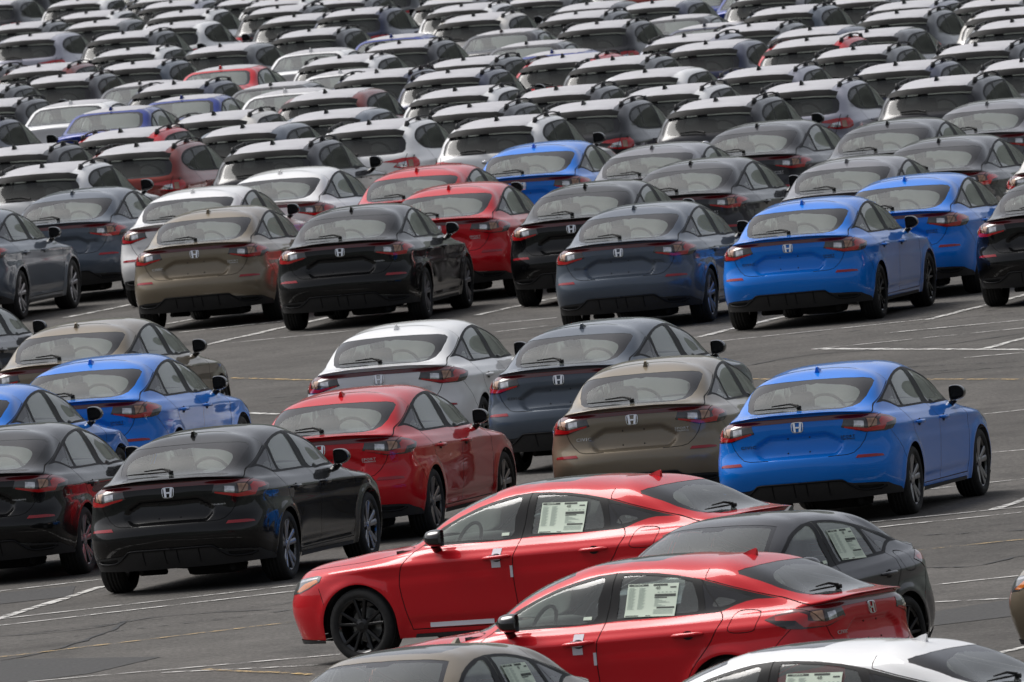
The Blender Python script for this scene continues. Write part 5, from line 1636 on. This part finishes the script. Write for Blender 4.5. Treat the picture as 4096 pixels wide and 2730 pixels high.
def place(rec):
    cid, typ, cname, x, y, h = rec
    root = bpy.data.objects.new(NAMES[typ], None)
    root.empty_display_size = .5
    col.objects.link(root)
    sl = (ground_z(y + 1) - ground_z(y - 1)) / 2
    nz = Vector((0, -sl, 1)).normalized()
    fx = Vector((math.cos(rad(h)), math.sin(rad(h)), 0)); fx = (fx - nz * fx.dot(nz)).normalized()
    fy = nz.cross(fx)
    mt = Matrix.Identity(4)
    for i in range(3):
        mt[i][0], mt[i][1], mt[i][2] = fx[i], fy[i], nz[i]
    mt.translation = (x, y, ground_z(y) + .001)
    root.matrix_world = mt
    c = COL[cname]
    black_rim = cid in FRONT or cid in ('L2', 'Lb', 'W1')
    made = {}
    front = cid in FRONT
    for p in PROTO[typ]:
        t = p['tint']
        if t == 'sheet' and not front: continue
        if t == 'tape' and cid not in ('R1', 'R2'): continue
        if t in ('t1', 't2', 't3'):
            if cname == 'black' and t != 't3': continue
            if front and t != 't1': continue
        me = p['me']
        if isinstance(me, tuple): me = me[0] if black_rim else me[1]
        o = bpy.data.objects.new(p['name'], me)
        o.color = c if t in ('paint', 'sunroof') else (1, 1, 1, 1)
        if t == 'sunroof' and front: o.color = (.02, .02, .022, 0)
        if t == 'rim': o.color = (.012, .012, .013, .2) if black_rim else (.34, .34, .36, .8)
        if t == 'trim': o.color = (.02, .02, .022, 0)
        if t in ('t1', 't2', 't3'): o.color = (.008, .008, .01, 0) if cname in ('blue', 'bgrey', 'lgrey') else (.7, .7, .7, .8)
        par = made.get(p['parent'], root)
        o.parent = par
        o.location = p['loc']
        if p['rot']: o.rotation_euler = (0, 0, p['rot'])
        col.objects.link(o)
        made[p['key']] = o
    return root
WORD = {'red': 'bright red', 'blue': 'bright blue', 'tan': 'sandy beige', 'bgrey': 'blue-grey', 'black': 'black', 'white': 'white', 'cream': 'cream white', 'dgrey': 'dark grey',
 'lgrey': 'light grey', 'grey': 'mid grey', 'silver': 'pale silver', 'navy': 'navy', 'dblue': 'deep blue', 'brick': 'brick red'}
LABEL = {
 'R1': 'red hatchback with a price sheet, broadside, its black front wheel in full view',
 'R2': 'red hatchback with a price sheet, between the dark grey hatchback and the white roof',
 'Wf': 'white hatchback with a price sheet, dark sunroof and shark-fin antenna',
 'D1': 'dark grey hatchback with a price sheet, facing forward between two red hatchbacks',
 'Tf': 'sandy beige hatchback with a price sheet, its windshield and sunroof showing',
 'Tr': 'sandy beige hatchback of which only the nose and headlight show',
 'B1': 'black hatchback seen from behind, chrome badge, parked beside the bright red one',
 'BLeft': 'black hatchback of which one tail light and one side show, beside another black hatchback',
 'L1': 'bright blue hatchback with empty asphalt along its right side, behind the red broadside hatchback',
 'LLeft': 'bright blue hatchback mostly hidden, its side windows above the black hatchback',
 'LMid': 'bright blue hatchback between a beige hatchback and two black ones',
 'TLeft': 'sandy beige hatchback directly beyond a bright blue one, ahead of the bare lane',
 'W1': 'white hatchback beside the blue-grey one, directly beyond a red hatchback',
 'Rd1': 'red hatchback seen from behind, between the black and the blue-grey hatchbacks',
 'G1': 'blue-grey hatchback seen from behind, between the white and the beige hatchbacks',
 'T1': 'sandy beige hatchback parked right beside the bright blue one, badge showing',
 'Dl': 'dark grey hatchback almost wholly hidden behind the beige roof',
 'G0': 'blue-grey hatchback with its right wheels showing, at the edge of the far block',
 'T2': 'sandy beige hatchback at the front of the far block, beside a black one',
 'B2': 'black hatchback at the front of the far block, between beige and red ones',
 'Ba': 'black hatchback at the front of the far block, beside the blue-grey one',
 'G2': 'blue-grey hatchback at the front of the far block, beside the bright blue one',
 'L2': 'bright blue hatchback at the front of the far block, all its rear showing',
 'Br': 'black hatchback cut off beside the bright blue ones in the far block',
 'Lb': 'bright blue hatchback directly beyond another bright blue one in the far block',
 'La': 'bright blue hatchback just in front of the white crossovers',
 'Gb': 'blue-grey hatchback in front of the white crossover, one row into the far block',
 'Wa': 'white hatchback one row behind the beige one in the far block',
 'Wb': 'white hatchback in front of the dark crossover, two rows into the far block',
 'Ra': 'red hatchback directly beyond the black one in the far block',
 'Rb': 'red hatchback beyond another red one, in front of a white crossover',
 'Wr': 'cream white hatchback of which only a corner shows beyond the black one'}
KIND = {'C': 'hatchback in the packed rows of the far block', 'X': 'crossover with white roof film and black roof rails in the crowded far rows',
 'I': 'low compact hatchback without roof rails, white roof film, in the crowded far rows', 'S': 'saloon with white roof film and pale rear window in the crowded far rows'}
GROUP = {'C': 'hatchbacks parked across the lot', 'X': 'crossovers packed in the far rows', 'I': 'compact hatchbacks packed in the far rows', 'S': 'saloons packed in the far rows'}
NEAR = [(-5.75, 40.8, 'white', 'white crossover with roof rails just behind the blue-grey hatchback'), (-4.56, 47.5, 'brick', 'brick red crossover with a tail light showing, beside the white crossover'),
 (-2.64, 41.8, 'dgrey', 'dark grey crossover just behind the white hatchback, roof rails and white film'), (-1.34, 48.1, 'white', 'white crossover with a tail light showing, behind the red hatchbacks'),
 (.47, 43.8, 'white', 'white crossover just behind the bright blue hatchback, badge showing'), (1.57, 47.8, 'dgrey', 'dark grey crossover with a tail light showing, beside the white crossover'),
 (3.4, 43.2, 'dgrey', 'dark grey crossover just behind a dark grey hatchback, rear window and badge showing'), (4.64, 47.9, 'silver', 'pale silver crossover with a tail light showing, between two dark grey crossovers'),
 (6.42, 43.4, 'dgrey', 'dark grey crossover just behind the light grey hatchback, wiper and badge showing'), (-4.89, 56.4, 'red', 'bright red crossover just behind the brick red crossover')]
def near_label(rec):
    for x, y, c, t in NEAR:
        if rec[1] == 'X' and rec[2] == c and abs(rec[3] - x) < .7 and abs(rec[4] - y) < 3.0:
            return t
for rec in CARS:
    r = place(rec)
    r['label'] = LABEL.get(rec[0]) or near_label(rec) or WORD[rec[2]] + ' ' + KIND[rec[1]]
    r['category'] = 'car'
    r['group'] = GROUP[rec[1]]
